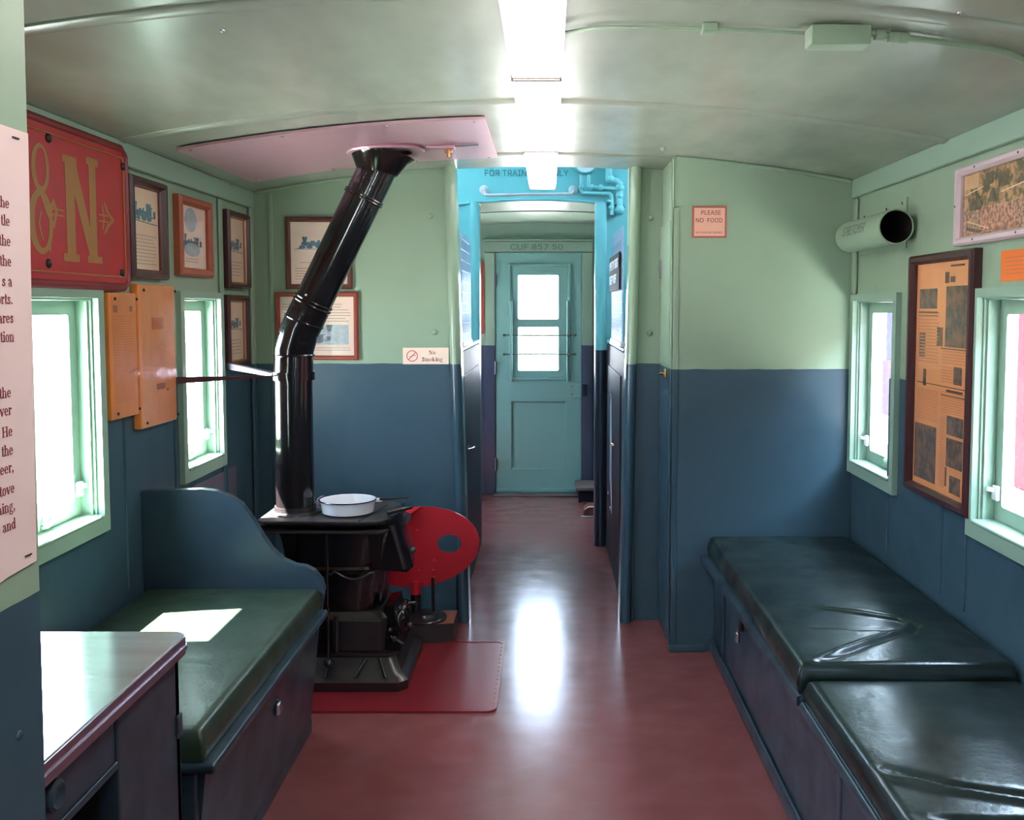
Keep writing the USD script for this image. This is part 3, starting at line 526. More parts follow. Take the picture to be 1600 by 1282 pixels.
fl = unary_union([line(-.3, .245, .08, .245, .005), line(-.3, .222, .08, .222, .005), line(.19, .215, .26, .215, .005), line(.19, .2, .26, .2, .005), line(.46, .225, .52, .225, .005), line(.46, .207, .52, .207, .005), LineString([(.5, .26), (.52, .235), (.555, .216), (.52, .197), (.5, .175)]).buffer(.006), LineString([(.485, .25), (.495, .216), (.485, .185)]).buffer(.004)])
part(s, "flourish", flat(fl, oS, YU, ZU, .001), "gold", smooth=False)
for y, z in ((2.585, 1.9), (3.03, 1.889), (2.565, 1.567), (3.005, 1.557)): part(s, "bolt", dome_head((LW + .024, y, z), (1, 0, 0), .013, .008), "dark_bolt")

# orange boards under plastic
def board(name, label, y0, y1, z0, z1, extra, dep=.02):
    t = thing(name, label, "notice board", (LW, (y0 + y1) / 2, z0)); part(t, "board", box(LW, LW + dep, y0, y1, z0, z1, .003), "board_orange")
    w, h, o = y1 - y0, z1 - z0, (LW + dep - .0002, y0, z0)
    for g, m, n in extra(w, h): part(t, n, flat(g, o, YU, ZU, .0006), m, smooth=False)
    yy = np.linspace(y0 + .004, y1 - .004, 24); zz = np.linspace(z0 + .004, z1 - .004, 50); A, B = np.meshgrid(yy, zz, indexing="ij")
    P = np.stack([np.full_like(A, LW + dep + .003) + .010 * meshkit.fbm(np.stack([A * 14, B * 9, A * 0 + y0 * 7], -1), 3), A, B], -1).reshape(-1, 3)
    I, J = np.meshgrid(np.arange(23), np.arange(49), indexing="ij"); a = (I * 50 + J).ravel(); F = np.vstack([np.c_[a, a + 50, a + 51], np.c_[a, a + 51, a + 1]])
    part(t, "plastic_cover", trimesh.Trimesh(P, F, process=False), "plastic_sheet", "clear wrinkled plastic cover", smooth=True)
    for yy, zz in ((y0 + .02, z1 - .02), (y1 - .02, z1 - .02), (y0 + .02, z0 + .02), (y1 - .02, z0 + .02)): part(t, "screw", dome_head((LW + dep + .012, yy, zz), (1, 0, 0), .005), "dark_bolt")
board("orange_board", "orange ruled timesheet board beside the first left window", 2.915, 3.110, 1.104, 1.497, lambda w, h: [(rows(.03, w - .02, .05, h - .07, 34, .3, .1, 8), "board_line", "text"), (unary_union([sbox(.03, h - .062, .06, h - .04), sbox(w - .05, h - .06, w - .03, h - .042)]), "board_mark", "stamp"), (line(.13, .14, .2, .15, .004), "board_mark", "mark")])
board("orange_board", "taller orange board overlapping the ruled one, beside the narrow window", 3.112, 3.412, 1.052, 1.527, lambda w, h: [(sbox(.1, h - .15, .2, h - .11), "board_line", "text"), (rows(.08, .24, .16, h - .2, 18, .25, .3, 9), "board_line", "text"), (sbox(.13, .12, .2, .14), "board_mark", "stamp"), (sbox(.21, .11, .235, .118), "board_mark", "stamp")], .026)

# no smoking sign
s = thing("no_smoking_sign", "small white No Smoking sign beside the doorway's left post", "sign", (-.56, YD, 1.19))
part(s, "plate", box(-.668, -.458, YD - .004, YD, 1.192, 1.268, .001), "paper_cream")
o = (-.668, YD - .004, 1.192)
part(s, "symbol", flat(Point(.043, .038).buffer(.026).difference(Point(.043, .038).buffer(.022)).union(line(.026, .02, .06, .056, .004)).union(line(.032, .034, .06, .042, .003)), o, XU, ZU, .0005), "ink_red", "red ring with a slash", smooth=False)
for s_, zz in (("No", .045), ("Smoking", .014)): g, w = serif(s_, .0125); part(s, "lettering", flat(affinity.translate(g, .135 - w / 2, zz), o, XU, ZU, .0005), "ink_brown", smooth=False)
# please no food sign
s = thing("no_food_sign", "small peach sign PLEASE NO FOOD on the locker front", "sign", (.657, YL, 1.735))
part(s, "plate", box(.586, .728, YL - .005, YL - .0012, 1.736, 1.866, .001), "sign_border", "red-brown border"); part(s, "face", box(.5945, .7195, YL - .0062, YL - .0045, 1.7435, 1.8575), "sign_peach")
for s_, zz, hh, ww in (("PLEASE", 1.830, .017, .080), ("NO  FOOD", 1.799, .017, .108), ("NO FOOD NO DRINKS", 1.754, .007, .108)):
    tm = meshkit.text_mesh(s_, hh, .0006); b = tm.bounds; tm.apply_translation([-b[0][0], 0, 0]); tm.apply_scale([ww / (b[1][0] - b[0][0]), 1, 1]); T = np.eye(4); T[:3, 0], T[:3, 1], T[:3, 2] = XU, ZU, (0, -1, 0); T[:3, 3] = (.5985 + (.024 if s_ == "PLEASE" else .003), YL - .006, zz); tm.apply_transform(T); part(s, "lettering", tm, "ink_brown", smooth=False)
# paper on the partition
pp = thing("paper_notice", "pale pink paper with large serif text, stapled on the near left partition", "notice", (-.46, .6, .99))
part(pp, "sheet", hexa([(-.4595, .3, .985), (-.4545, .3, .985), (-.4545, .842, 1.222), (-.4595, .842, 1.222)], [(-.4595, .3, 1.61), (-.4585, .3, 1.61), (-.4585, .857, 1.61), (-.4595, .857, 1.61)]) if 0 else flat(Polygon([(.42, 1.165), (.80, 1.222), (.846, 1.224), (.857, 1.603), (.42, 1.603)]), (-.46, 0, 0), YU, ZU, .0015), "paper_pink", smooth=False)
TX = [("the", 1.537), ("tle", 1.522), ("the", 1.505), ("the", 1.488), ("s a", 1.471), ("orts.", 1.456), ("ares", 1.44), ("tion", 1.424), ("the", 1.377), ("over", 1.362), ("He", 1.344), ("n the", 1.328), ("neer,", 1.313), ("stove", 1.295), ("hing,", 1.28), ("and", 1.264)]
part(pp, "text", cat(*[flat(affinity.translate(g, (.823 if k < 8 else .815) - w, z - .003), (-.4586, 0, 0), YU, ZU, .0004) for k, (s_, z) in enumerate(TX) for g, w in [serif(s_, .0062)]]), "ink_maroon", smooth=False)
for y, z in ((.838, 1.595), (.834, 1.232)): part(pp, "staple", box(-.4585, -.4575, y - .007, y + .003, z, z + .0012), "dark_bolt")

# ------------------------------------------------------------------ locker on the right of the doorway
lk = thing("locker", "tall built-in locker, green over blue, between the doorway and the right wall", "locker", (.88, 4.17, 0))
xx = np.linspace(.512, RW - .002, 20)
part(lk, "body", prism(Polygon([(.512, .0)] + [(a, zc(a) - .003) for a in xx] + [(RW - .002, .0)]), "y", YL, YD - .002), "wall_paint")
part(lk, "edge_strip", cat(box(.505, .513, YL - .006, YL + .03, 0, zc(.51) - .01, .003), box(.505, .535, YL - .006, YL + .001, 0, 1.86, .003)), "post_paint")
dr = part(lk, "door", box(.500, .5125, YL + .04, YD - .035, .04, 1.812, .003), "wall_paint")
part(dr, "hinge", tube([(.499, 4.30, 1.58), (.499, 4.30, 1.66)], .008, 10), "shield_metal"); part(dr, "latch", cat(box(.488, .501, 4.06, 4.10, 1.15, 1.19, .004), tube([(.49, 4.08, 1.17), (.475, 4.12, 1.165)], .006, 8)), "brass", "small brass latch")
part(lk, "cornice_bead", tube([(a, YL - .004, zc(a) - .008) for a in np.linspace(.52, RW - .03, 20)], .009, 8), "green_paint")
part(lk, "base_strip", box(.505, .66, YL - .012, YL, 0, .03, .003), "blue_paint")

# ------------------------------------------------------------------ benches and cushions
def cushion(name, label, x0, x1, y0, y1, z0, z1, m, r=.025, crown=.012, creases=(), nx=100, ny=260, sd=1):
    """A vinyl pad: rounded box grid with a crowned top, pinched corners and folds along polylines."""
    u = np.linspace(-1, 1, nx); v = np.linspace(-1, 1, ny); A, B = np.meshgrid(u, v, indexing="ij")
    cx, cy, hx, hy = (x0 + x1) / 2, (y0 + y1) / 2, (x1 - x0) / 2, (y1 - y0) / 2
    X, Y = cx + A * hx, cy + B * hy; dx, dy = hx * (1 - abs(A)), hy * (1 - abs(B))
    ed = lambda d: np.where(d < r, r - np.sqrt(np.maximum(0, r * r - (r - d) ** 2)), 0.0)
    ex, ey = ed(dx), ed(dy); Z = z1 - np.sqrt(ex ** 2 + ey ** 2) * .8 + crown * (1 - A ** 2) * (1 - B ** 4) - crown
    n = meshkit.fbm(np.stack([X * 5, Y * 4, X * 0 + sd], -1), 4); Z = Z + (n - .5) * .007 * np.clip(np.minimum(dx, dy) / .08, 0, 1)
    for pts, w, h in creases:
        P = np.array(pts); D = np.full(X.shape, 9.0); S = np.zeros(X.shape); tot = sum(np.linalg.norm(P[i + 1] - P[i]) for i in range(len(P) - 1)); run = 0
        for i in range(len(P) - 1):
            a, b = P[i], P[i + 1]; l = np.linalg.norm(b - a); t = np.clip(((X - a[0]) * (b - a)[0] + (Y - a[1]) * (b - a)[1]) / l ** 2, 0, 1)
            sgn = np.sign((X - a[0]) * (b - a)[1] - (Y - a[1]) * (b - a)[0]); q = np.hypot(X - a[0] - t * (b - a)[0], Y - a[1] - t * (b - a)[1]); k = q < abs(D); D = np.where(k, q * np.where(sgn == 0, 1, sgn), D); S = np.where(k, (run + t * l) / tot, S); run += l
        fade = np.clip(np.sin(np.pi * np.clip(S, 0.02, .98)) * 2.5, 0, 1); Z = Z - h * fade * np.exp(-(D / w) ** 2) + .8 * h * fade * np.exp(-((D - 1.7 * w) / w) ** 2)
    top = np.stack([X, Y, Z], -1).reshape(-1, 3); idx = np.arange(nx * ny).reshape(nx, ny); F = []
    a, b, c, d_ = idx[:-1, :-1].ravel(), idx[1:, :-1].ravel(), idx[1:, 1:].ravel(), idx[:-1, 1:].ravel(); F = [np.c_[a, b, c], np.c_[a, c, d_]]
    bd = np.concatenate([idx[:, 0], idx[-1, 1:], idx[-2::-1, -1], idx[0, -2:0:-1]]); k = len(bd)
    mid = top[bd].copy(); mid[:, 2] = (z0 + top[bd][:, 2]) / 2; mid[:, 0] += np.sign(mid[:, 0] - cx) * .006 * (abs(abs(mid[:, 0] - cx) - hx) < 1e-4); mid[:, 1] += np.sign(mid[:, 1] - cy) * .006 * (abs(abs(mid[:, 1] - cy) - hy) < 1e-4)
    low = top[bd].copy(); low[:, 2] = z0; V_ = np.vstack([top, mid, low]); n0 = nx * ny; i = np.arange(k); j = (i + 1) % k
    F += [np.c_[bd[i], n0 + i, n0 + j], np.c_[bd[i], n0 + j, bd[j]], np.c_[n0 + i, n0 + k + i, n0 + k + j], np.c_[n0 + i, n0 + k + j, n0 + j]]
    V_ = np.vstack([V_, [[cx, cy, z0]]]); F.append(np.c_[n0 + k + i, np.full(k, n0 + 2 * k), n0 + k + j])
    mm = trimesh.Trimesh(V_, np.vstack(F), process=False); mm.fix_normals()
    t = thing(name, label, "cushion", (cx, cy, z0)); part(t, "pad", mm, m, smooth=50)
    return t
# left bench
bl = thing("bench", "slate blue left bench box with a curved end board", "bench", (-1.08, 2.6, 0))
yz = lambda pts, y0, y1: hexa([(a, y0, b) for a, b in pts], [(a, y1, b) for a, b in pts])
part(bl, "box", yz([(LW + .002, .0), (-.818, .0), (-.775, .405), (LW + .002, .405)], 2.10, 3.19), "bench_paint")
part(bl, "lid", cat(box(LW + .002, -.738, 2.055, 3.15, .418, .445, .007)), "bench_paint"); part(bl, "corner_post", box(-.83, -.79, 2.075, 2.10, 0, .41, .004), "bench_paint")
part(bl, "kick_strip", box(-.825, -.812, 2.08, 3.2, 0, .05, .004), "bench_paint")
EP = [(-1.353, .3), (-1.353, .842), (-1.16, .848), (-1.105, .842), (-1.06, .825), (-1.025, .80), (-.985, .745), (-.955, .69), (-.925, .645), (-.89, .612), (-.85, .593), (-.815, .588), (-.785, .572), (-.76, .54), (-.752, .51), (-.758, .47), (-.79, .30)]
part(bl, "end_board", prism(Polygon(EP).buffer(-.004).buffer(.004), "y", 3.152, 3.185), "bench_paint", "end board with an S-curved top edge")
hp = part(bl, "hasp", cat(box(-.797, -.786, 2.67, 2.69, .345, .40, .002), box(-.80, -.788, 2.655, 2.705, .30, .345, .003)), "dark_bolt"); part(hp, "padlock", cat(tube([(-.785, 2.675, .33), (-.772, 2.675, .335), (-.772, 2.695, .335), (-.785, 2.695, .33)], .004, 8), box(-.785, -.768, 2.667, 2.703, .285, .32, .005)), "steel", "small steel padlock")
cushion("cushion", "olive green vinyl cushion with a sun patch, on the left bench", LW + .012, -.765, 2.062, 3.148, .447, .53, "vinyl_olive", sd=3)
# right bench
br = thing("bench", "long slate blue right bench box along the window wall", "bench", (.97, 2.4, 0))
part(br, "box", box(.693, RW - .002, 2.49, YL - .002, 0, .385, .004), "bench_paint"); part(br, "box", box(.688, RW - .002, .3, 2.482, 0, .375, .004), "bench_paint")
part(br, "lid", cat(box(.668, RW - .002, 2.492, YL - .002, .387, .418, .006), hull([(.66, 2.496, .392), (.66, 2.496, .414), (.667, 2.496, .388), (.672, 2.496, .418), (.636, 3.965, .392), (.636, 3.965, .414), (.643, 3.965, .388), (.672, 3.965, .418), (.672, 2.496, .388), (.672, 3.965, .388)])), "bench_paint"); part(br, "lid", cat(box(.672, RW - .002, .3, 2.482, .377, .41, .006), box(.662, .68, .3, 2.48, .38, .409, .006)), "bench_paint")
part(br, "kick_strip", box(.678, .694, .3, YL - .002, 0, .055, .005), "bench_paint")
for y in (2.2, 3.72): part(br, "batten", box(.684, .694, y - .015, y + .015, .055, .375, .003), "bench_paint")
hp = part(br, "hasp", box(.677, .690, 3.34, 3.37, .30, .37, .003), "dark_bolt"); part(hp, "padlock", cat(box(.664, .680, 3.345, 3.372, .255, .295, .005), tube([(.672, 3.35, .295), (.672, 3.35, .315), (.672, 3.366, .315), (.672, 3.366, .295)], .003, 8)), "steel", "small steel padlock")
part(br, "keyhole", dome_head((.687, 2.05, .28), (-1, 0, 0), .01, .004), "dark_bolt")
cushion("cushion", "dark green creased vinyl cushion, far one on the right bench", .668, RW - .01, 2.505, YL - .012, .42, .512, "vinyl", creases=[([(.80, 2.99), (.954, 2.912), (1.067, 2.852), (1.095, 2.80), (1.06, 2.74), (.954, 2.679), (.84, 2.60), (.73, 2.53)], .011, .010), ([(.78, 2.80), (.9, 2.76), (1.02, 2.75)], .014, .003)], sd=5)
cushion("cushion", "dark green creased vinyl cushion, near one on the right bench", .680, RW - .008, .5, 2.492, .412, .478, "vinyl", creases=[([(.72, 1.985), (.815, 1.907), (.95, 1.854), (1.22, 1.78)], .016, .015), ([(.72, 1.79), (.85, 1.765), (1.2, 1.73)], .014, .012), ([(.72, 1.4), (1.2, 1.3)], .02, .012)], sd=8)

# ------------------------------------------------------------------ desk
dk = thing("desk", "blue desk with a polished pale top in the near left corner", "desk", (-1.07, 1.45, 0))
tp = rrect(LW + .003, -.78, .88, 2.03, .03)
part(dk, "top", prism(tp, "z", .735, .752), "desk_top"); part(dk, "edge_trim", prism(tp.buffer(.004).difference(tp.buffer(-.003)), "z", .712, .7495), "desk_edge", "ribbed metal edging", smooth=25); part(dk, "edge_trim", prism(tp.buffer(.007).difference(tp.buffer(-.003)), "z", .7225, .731), "desk_edge")
part(dk, "apron", box(-.83, -.80, .90, 1.72, .60, .712, .003), "bench_paint"); part(dk, "side_panel", box(-.835, -.795, 1.72, 2.015, .0, .712, .004), "bench_paint"); part(dk, "back_panel", box(LW + .005, -.795, 1.99, 2.012, 0, .71, .003), "bench_paint"); part(dk, "apron_bead", box(-.80, -.794, .9, 1.72, .60, .615, .002), "bench_paint")
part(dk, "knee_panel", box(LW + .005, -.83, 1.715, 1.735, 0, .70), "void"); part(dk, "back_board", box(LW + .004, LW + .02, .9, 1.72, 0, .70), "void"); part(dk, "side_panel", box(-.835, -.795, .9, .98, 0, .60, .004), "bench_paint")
part(dk, "knob", lathe([(0, .012), (.012, .012), (.02, .018), (.026, .014), (.027, 0), (0, 0)], (-.80, 1.485, .672), (1, 0, 0), 24), "bench_paint")
part(dk, "hinge", box(-.796, -.79, 1.99, 2.016, .53, .58, .002), "bench_paint")

# ------------------------------------------------------------------ floor mat, stove, stove pipe, pan
mp = rrect(LW + .02, -.192, 3.35, 4.075, .035)
mt = thing("floor_mat", "red floor sheet under and beside the stove", "mat", (-.77, 3.7, 0)); part(mt, "sheet", prism(mp, "z", .0, .006), "mat_red"); part(mt, "rim", prism(mp.buffer(.003).difference(mp.buffer(-.012)), "z", 0, .0085), "mat_red")
for k in range(15): part(mt, "tack", dome_head((-.201, 3.42 + k * .044, .008), (0, 0, 1), .004, .003, 8), "brass")

CXs, CYs, FZ = -.815, 3.77, .006
sv = thing("stove", "black cast iron stove with a flat top, standing on the red floor sheet", "stove", (CXs, CYs, FZ))
def rect(cx, cy, hx, hy, z, c=.03): return [(cx - hx + c, cy - hy, z), (cx + hx - c, cy - hy, z), (cx + hx, cy - hy + c, z), (cx + hx, cy + hy - c, z), (cx + hx - c, cy + hy, z), (cx - hx + c, cy + hy, z), (cx - hx, cy + hy - c, z), (cx - hx, cy - hy + c, z)]
def loft(levels):
    """Stack of equal-count loops, capped."""
    V_ = [p for l in levels for p in l]; n = len(levels[0]); F = []
    for k in range(len(levels) - 1):
        for j in range(n): j2 = (j + 1) % n; F += [(k * n + j, k * n + j2, (k + 1) * n + j2), (k * n + j, (k + 1) * n + j2, (k + 1) * n + j)]
    for j in range(1, n - 1): F += [(0, j + 1, j), ((len(levels) - 1) * n, (len(levels) - 1) * n + j, (len(levels) - 1) * n + j + 1)]
    return trimesh.Trimesh(V_, F, process=False)
part(sv, "base", loft([rect(CXs, CYs, .278, .245, FZ, .035), rect(CXs, CYs, .28, .247, FZ + .035, .035), rect(CXs, CYs, .268, .235, FZ + .046, .035), rect(CXs, CYs, .25, .215, FZ + .06, .03), rect(CXs, CYs, .225, .185, FZ + .11, .03), rect(CXs, CYs, .235, .19, FZ + .118, .03), rect(CXs, CYs, .235, .19, FZ + .127, .03)]), "stove_iron", smooth=25)
for k, x in enumerate((-.28, -.16, -.03, .08, .2)): part(sv, "rib", tube([(CXs + x, 3.53, FZ + .052), (CXs + x * .85 + (.05 if k % 2 else 0), 3.578, FZ + .108)], .006, 8), "stove_iron")
part(sv, "ash_box", loft([rect(CXs, CYs, .19, .165, FZ + .12, .03), rect(CXs, CYs, .19, .165, FZ + .25, .03), rect(CXs, CYs, .165, .145, FZ + .275, .03)]), "stove_iron", smooth=25)
part(sv, "front_panel", box(CXs - .165, CXs - .005, 3.594, 3.606, FZ + .13, FZ + .25, .004), "stove_black"); part(sv, "front_panel", box(CXs + .01, CXs + .17, 3.594, 3.606, FZ + .13, FZ + .25, .004), "stove_iron")
part(sv, "rib", tube([(CXs + .002, 3.598, FZ + .125), (CXs + .002, 3.598, FZ + .265)], .009, 10), "stove_iron")
ad = part(sv, "ash_door", cat(hexa([(-.63, 3.62, .135), (-.57, 3.60, .135), (-.57, 3.86, .135), (-.63, 3.86, .135)], [(-.64, 3.65, .29), (-.60, 3.64, .30), (-.60, 3.84, .30), (-.64, 3.84, .29)]), dome_head((-.583, 3.70, .22), (1, -.5, .2), .045, .03, 20), dome_head((-.585, 3.8, .21), (1, 0, .2), .05, .03, 20)), "stove_black"); part(ad, "latch_bar", tube([(-.61, 3.61, .19), (-.56, 3.61, .16)], .006, 8), "stove_iron")
for o_, r_ in (((-.545, 3.68, .21), .013), ((-.595, 3.61, .18), .012), ((-.61, 3.61, .215), .010)): part(ad, "knob", ball(o_, r_, 2), "stove_iron")
def oval(hx, hy, z, cx=CXs, n=24, p=3.2):
    a = np.arange(n) * 2 * math.pi / n; return [(cx + hx * np.sign(math.cos(t)) * abs(math.cos(t)) ** (2 / p), CYs + hy * np.sign(math.sin(t)) * abs(math.sin(t)) ** (2 / p), z) for t in a]
part(sv, "fire_pot", loft([oval(.155, .14, .27), oval(.165, .15, .29), oval(.185, .165, .44), oval(.198, .178, .452), oval(.19, .17, .462)]), "stove_black", smooth=40)
part(sv, "hopper", loft([oval(.188, .168, .46), oval(.205, .175, .48), oval(.225, .18, .53), oval(.25, .185, .585), oval(.262, .19, .61)]), "stove_black", smooth=40)
part(sv, "band", cat(tube([(CXs + dx, 3.77 - .172 - .004, .447 - .03 * abs(math.sin(dx * 22))) for dx in np.linspace(-.15, .15, 21)], .005, 8)), "stove_iron")
for x in (-.985, -.66): part(sv, "rib", hexa([(x - .012, 3.60, .46), (x + .012, 3.60, .46), (x + .012, 3.62, .46), (x - .012, 3.62, .46)], [(x - .03, 3.575, .605), (x + .03, 3.575, .605), (x + .03, 3.6, .605), (x - .03, 3.6, .605)]), "stove_black")
ch = part(sv, "feed_chute", hexa([(-.66, 3.64, .44), (-.545, 3.63, .435), (-.525, 3.66, .45), (-.545, 3.84, .435), (-.66, 3.84, .44)], [(-.66, 3.62, .63), (-.60, 3.62, .64), (-.585, 3.66, .66), (-.585, 3.84, .66), (-.66, 3.86, .63)]), "stove_black"); part(ch, "chute_door", cat(hexa([(-.556, 3.66, .47), (-.54, 3.66, .47), (-.54, 3.82, .47), (-.556, 3.82, .47)], [(-.60, 3.67, .63), (-.583, 3.67, .64), (-.583, 3.81, .64), (-.60, 3.81, .63)]), tube([(-.555, 3.625, .45), (-.60, 3.612, .62)], .012, 10), ball((-.528, 3.655, .515), .014, 2), tube([(-.62, 3.63, .665), (-.57, 3.66, .672), (-.545, 3.74, .665)], .008, 8)), "stove_iron")
pl_ = Polygon([(-1.115, 3.60), (-1.085, 3.572), (-.65, 3.565), (-.625, 3.585), (-.60, 3.66), (-.60, 3.90), (-.64, 3.975), (-1.06, 3.975), (-1.115, 3.93)])
part(sv, "top_plate", cat(prism(pl_.buffer(-.006), "z", .637, .644), loft([[(x_, y_, .600) for x_, y_ in list(pl_.buffer(.006, join_style="mitre").exterior.coords)[:-1]], [(x_, y_, .606) for x_, y_ in list(pl_.buffer(.008, join_style="mitre").exterior.coords)[:-1]], [(x_, y_, .632) for x_, y_ in list(pl_.exterior.coords)[:-1]], [(x_, y_, .640) for x_, y_ in list(pl_.buffer(-.004, join_style="mitre").exterior.coords)[:-1]]])), "stove_top", smooth=30)
part(sv, "collar", lathe([(.074, 0), (.10, 0), (.098, .006), (.08, .012), (.08, .03), (.074, .03), (.074, 0)], (-1.0, 3.74, .643), (0, 0, 1), 32), "stove_iron"); part(sv, "lid", lathe([(0, 0), (.085, 0), (.085, .0025), (.08, .004), (0, .004)], (-.8, 3.73, .643), (0, 0, 1), 32), "stove_iron"); part(sv, "lid_joint", tube([(-.66, 3.88, .6445), (-.70, 3.66, .6445), (-.72, 3.58, .6445)], .002, 6), "void")
part(sv, "tie_rod", cat(tube([(-.83, 3.532, .60), (-.83, 3.532, .125)], .0065, 10), lathe([(0, 0), (.012, .002), (.02, .012), (.02, .02), (.008, .03), (0, .032)], (-.83, 3.532, .10), (0, 0, 1), 18)), "stove_black"); part(sv, "damper_pull", cat(tube([(-1.02, 3.62, .52), (-1.025, 3.6, .45)], .003, 6), ball((-1.022, 3.598, .445), .01, 1)), "steel")
bk = single("metal_block", box(-.945, -.885, 3.86, 3.92, .645, .676, .004), "shield_metal", "small grey metal block on the stove top, between pipe and pan", "block")

pn = thing("enamel_pan", "white enamel pan with a dark rim, on the stove top", "pan", (-.79, 3.73, .648))
po = (-.79, 3.73, .6475)
part(pn, "bowl", lathe([(0, 0), (.092, 0), (.100, .004), (.106, .04), (.1115, .05), (.1125, .052), (.108, .052), (.102, .042), (.095, .006), (0, .004)], po, (0, 0, 1), 48), "enamel"); part(pn, "rim", lathe([(.1085, .0515), (.1135, .0505), (.1145, .0525), (.1125, .055), (.109, .054), (.1085, .0515)], po, (0, 0, 1), 48), "enamel_rim", "dark blue rim")
hd = part(pn, "handle", cat(hull([(-.665, 3.742, .695), (-.665, 3.722, .695), (-.665, 3.742, .703), (-.665, 3.722, .703), (-.552, 3.746, .704), (-.552, 3.712, .704), (-.552, 3.744, .710), (-.552, 3.714, .710)])), "stove_iron", "black flat handle"); part(pn, "ferrule", box(-.682, -.655, 3.722, 3.742, .688, .703, .003), "enamel")

# stove pipe
PY = 3.74
sp = thing("stove_pipe", "glossy black stove pipe bending up to the ceiling", "stovepipe", (-1.0, PY, .65))
R = .0735
dv = np.array([.335, 0, .665]); dv /= np.linalg.norm(dv); e0 = np.array([-.995, PY, 1.285]); e1 = np.array([-.972, PY, 1.36]); e2 = np.array([-.935, PY, 1.435]); e3 = np.array([-.628, PY, 2.05])
top_dir = (e3 - e2) / np.linalg.norm(e3 - e2)
part(sp, "lower_pipe", tube([(-1.0, PY, .648), (-1.0, PY, 1.18)], R, 48), "pipe_black"); part(sp, "lower_pipe", tube([(-.998, PY, 1.18), (-.996, PY, 1.262)], R + .001, 48), "pipe_black")
part(sp, "elbow", tube([(-.996, PY, 1.26), e0 + [0, 0, .0], e1, e2, e2 + top_dir * .02], R + .0015, 48), "pipe_black", smooth=20); part(sp, "upper_pipe", tube([e2 + top_dir * .02, e3], R - .001, 48), "pipe_black")
part(sp, "collar", lathe([(R, -.016), (R + .009, -.016), (R + .009, .016), (R, .016)], (-.999, PY, 1.185), (0, 0, 1), 48), "pipe_black")
def bead(c, ax): return part(sp, "bead", lathe([(R - .002, -.005), (R + .004, -.004), (R + .006, 0), (R + .004, .004), (R - .002, .005)], c, ax, 48), "pipe_black")
a1 = (e1 - e0) / np.linalg.norm(e1 - e0); bead(e0 - [0, 0, .02], (0, 0, 1)); bead(e1 * .5 + e2 * .5, top_dir + a1); bead(e2 + top_dir * .03, top_dir); bead(e2 + top_dir * .045, top_dir); bead(e3 - top_dir * .20, top_dir); bead(e3 - top_dir * .19, top_dir)
part(sp, "seam", tube([e2 + top_dir * .03 + [-.02, -.0695, .01], e3 + [-.02, -.0695, .01] - top_dir * .05], .0025, 6), "pipe_black")
part(sp, "rivet", ball(e2 + top_dir * .06 + [-.018, -.071, .01], .005, 1), "steel")
part(sp, "ceiling_cone", lathe([(R, 0), (R + .004, 0), (R + .035, .055), (R + .06, .075), (R + .056, .078), (R, .055)], e3 + np.array([-.035, 0, -.082]) , (.18, 0, 1), 40), "pipe_black", "flared black cone below the ceiling")
part(sp, "flange", lathe([(.10, 0), (.145, 0), (.15, .006), (.145, .014), (.10, .014)], e3 + np.array([.0, 0, -.008]), (.085 * -.5, 0, 1), 40), "sheet_metal", "pale metal ring on the ceiling plate")
part(sp, "brace", hexa([(-1.07, PY - .02, 1.183), (-1.07, PY - .02, 1.186), (-1.06, PY + .0, 1.183), (-1.06, PY, 1.186)], [(LW, 3.45, 1.175), (LW, 3.45, 1.20), (LW, 3.46, 1.175), (LW, 3.46, 1.20)]), "frame_dark", "dark flat strap to the wall"); part(sp, "brace", hexa([(-1.068, PY - .015, 1.18), (-1.068, PY - .015, 1.192), (-1.05, PY + .03, 1.18), (-1.05, PY + .03, 1.192)], [(LW + .004, 3.985, 1.195), (LW + .004, 3.985, 1.223), (LW + .004, 4.01, 1.195), (LW + .004, 4.01, 1.223)]), "shield_metal", "bright flat strap to the wall")
# ceiling plate
cp = thing("ceiling_plate", "pinkish grey metal sheet on the ceiling around the stove pipe", "metal sheet", (-.75, 3.67, 2.0))
px_ = np.linspace(-1.245, -.215, 20); lo = [(a, zc(a) - .014) for a in px_]
part(cp, "sheet", prism(Polygon(lo + [(a, b + .009) for a, b in lo[::-1]]), "y", 3.25, 4.08), "sheet_metal", smooth=20)
for x in (-1.21, -.9, -.55, -.25):
    for y in (3.28, 4.05): part(cp, "screw", dome_head((x, y, zc(x) - .014), (0, 0, -1), .006, .004), "steel")
ft = part(cp, "damper_bracket", box(-.47, -.36, 3.70, 3.75, zc(-.4) - .03, zc(-.4) - .013, .003), "sheet_metal"); part(ft, "wing_nut", cat(tube([(-.385, 3.72, zc(-.38) - .03), (-.385, 3.72, zc(-.38) - .06)], .007, 8), box(-.40, -.37, 3.715, 3.725, zc(-.38) - .045, zc(-.38) - .03, .002)), "brass"); part(ft, "rod", tube([(-.36, 3.725, zc(-.36) - .02), (-.27, 3.72, zc(-.27) - .018)], .003, 6), "steel")
hs_ = single("heat_shield", box(LW, LW + .006, 3.62, 4.105, .45, .772, .002), "shield_metal", "grey metal sheet on the left wall below the narrow window", "metal sheet")

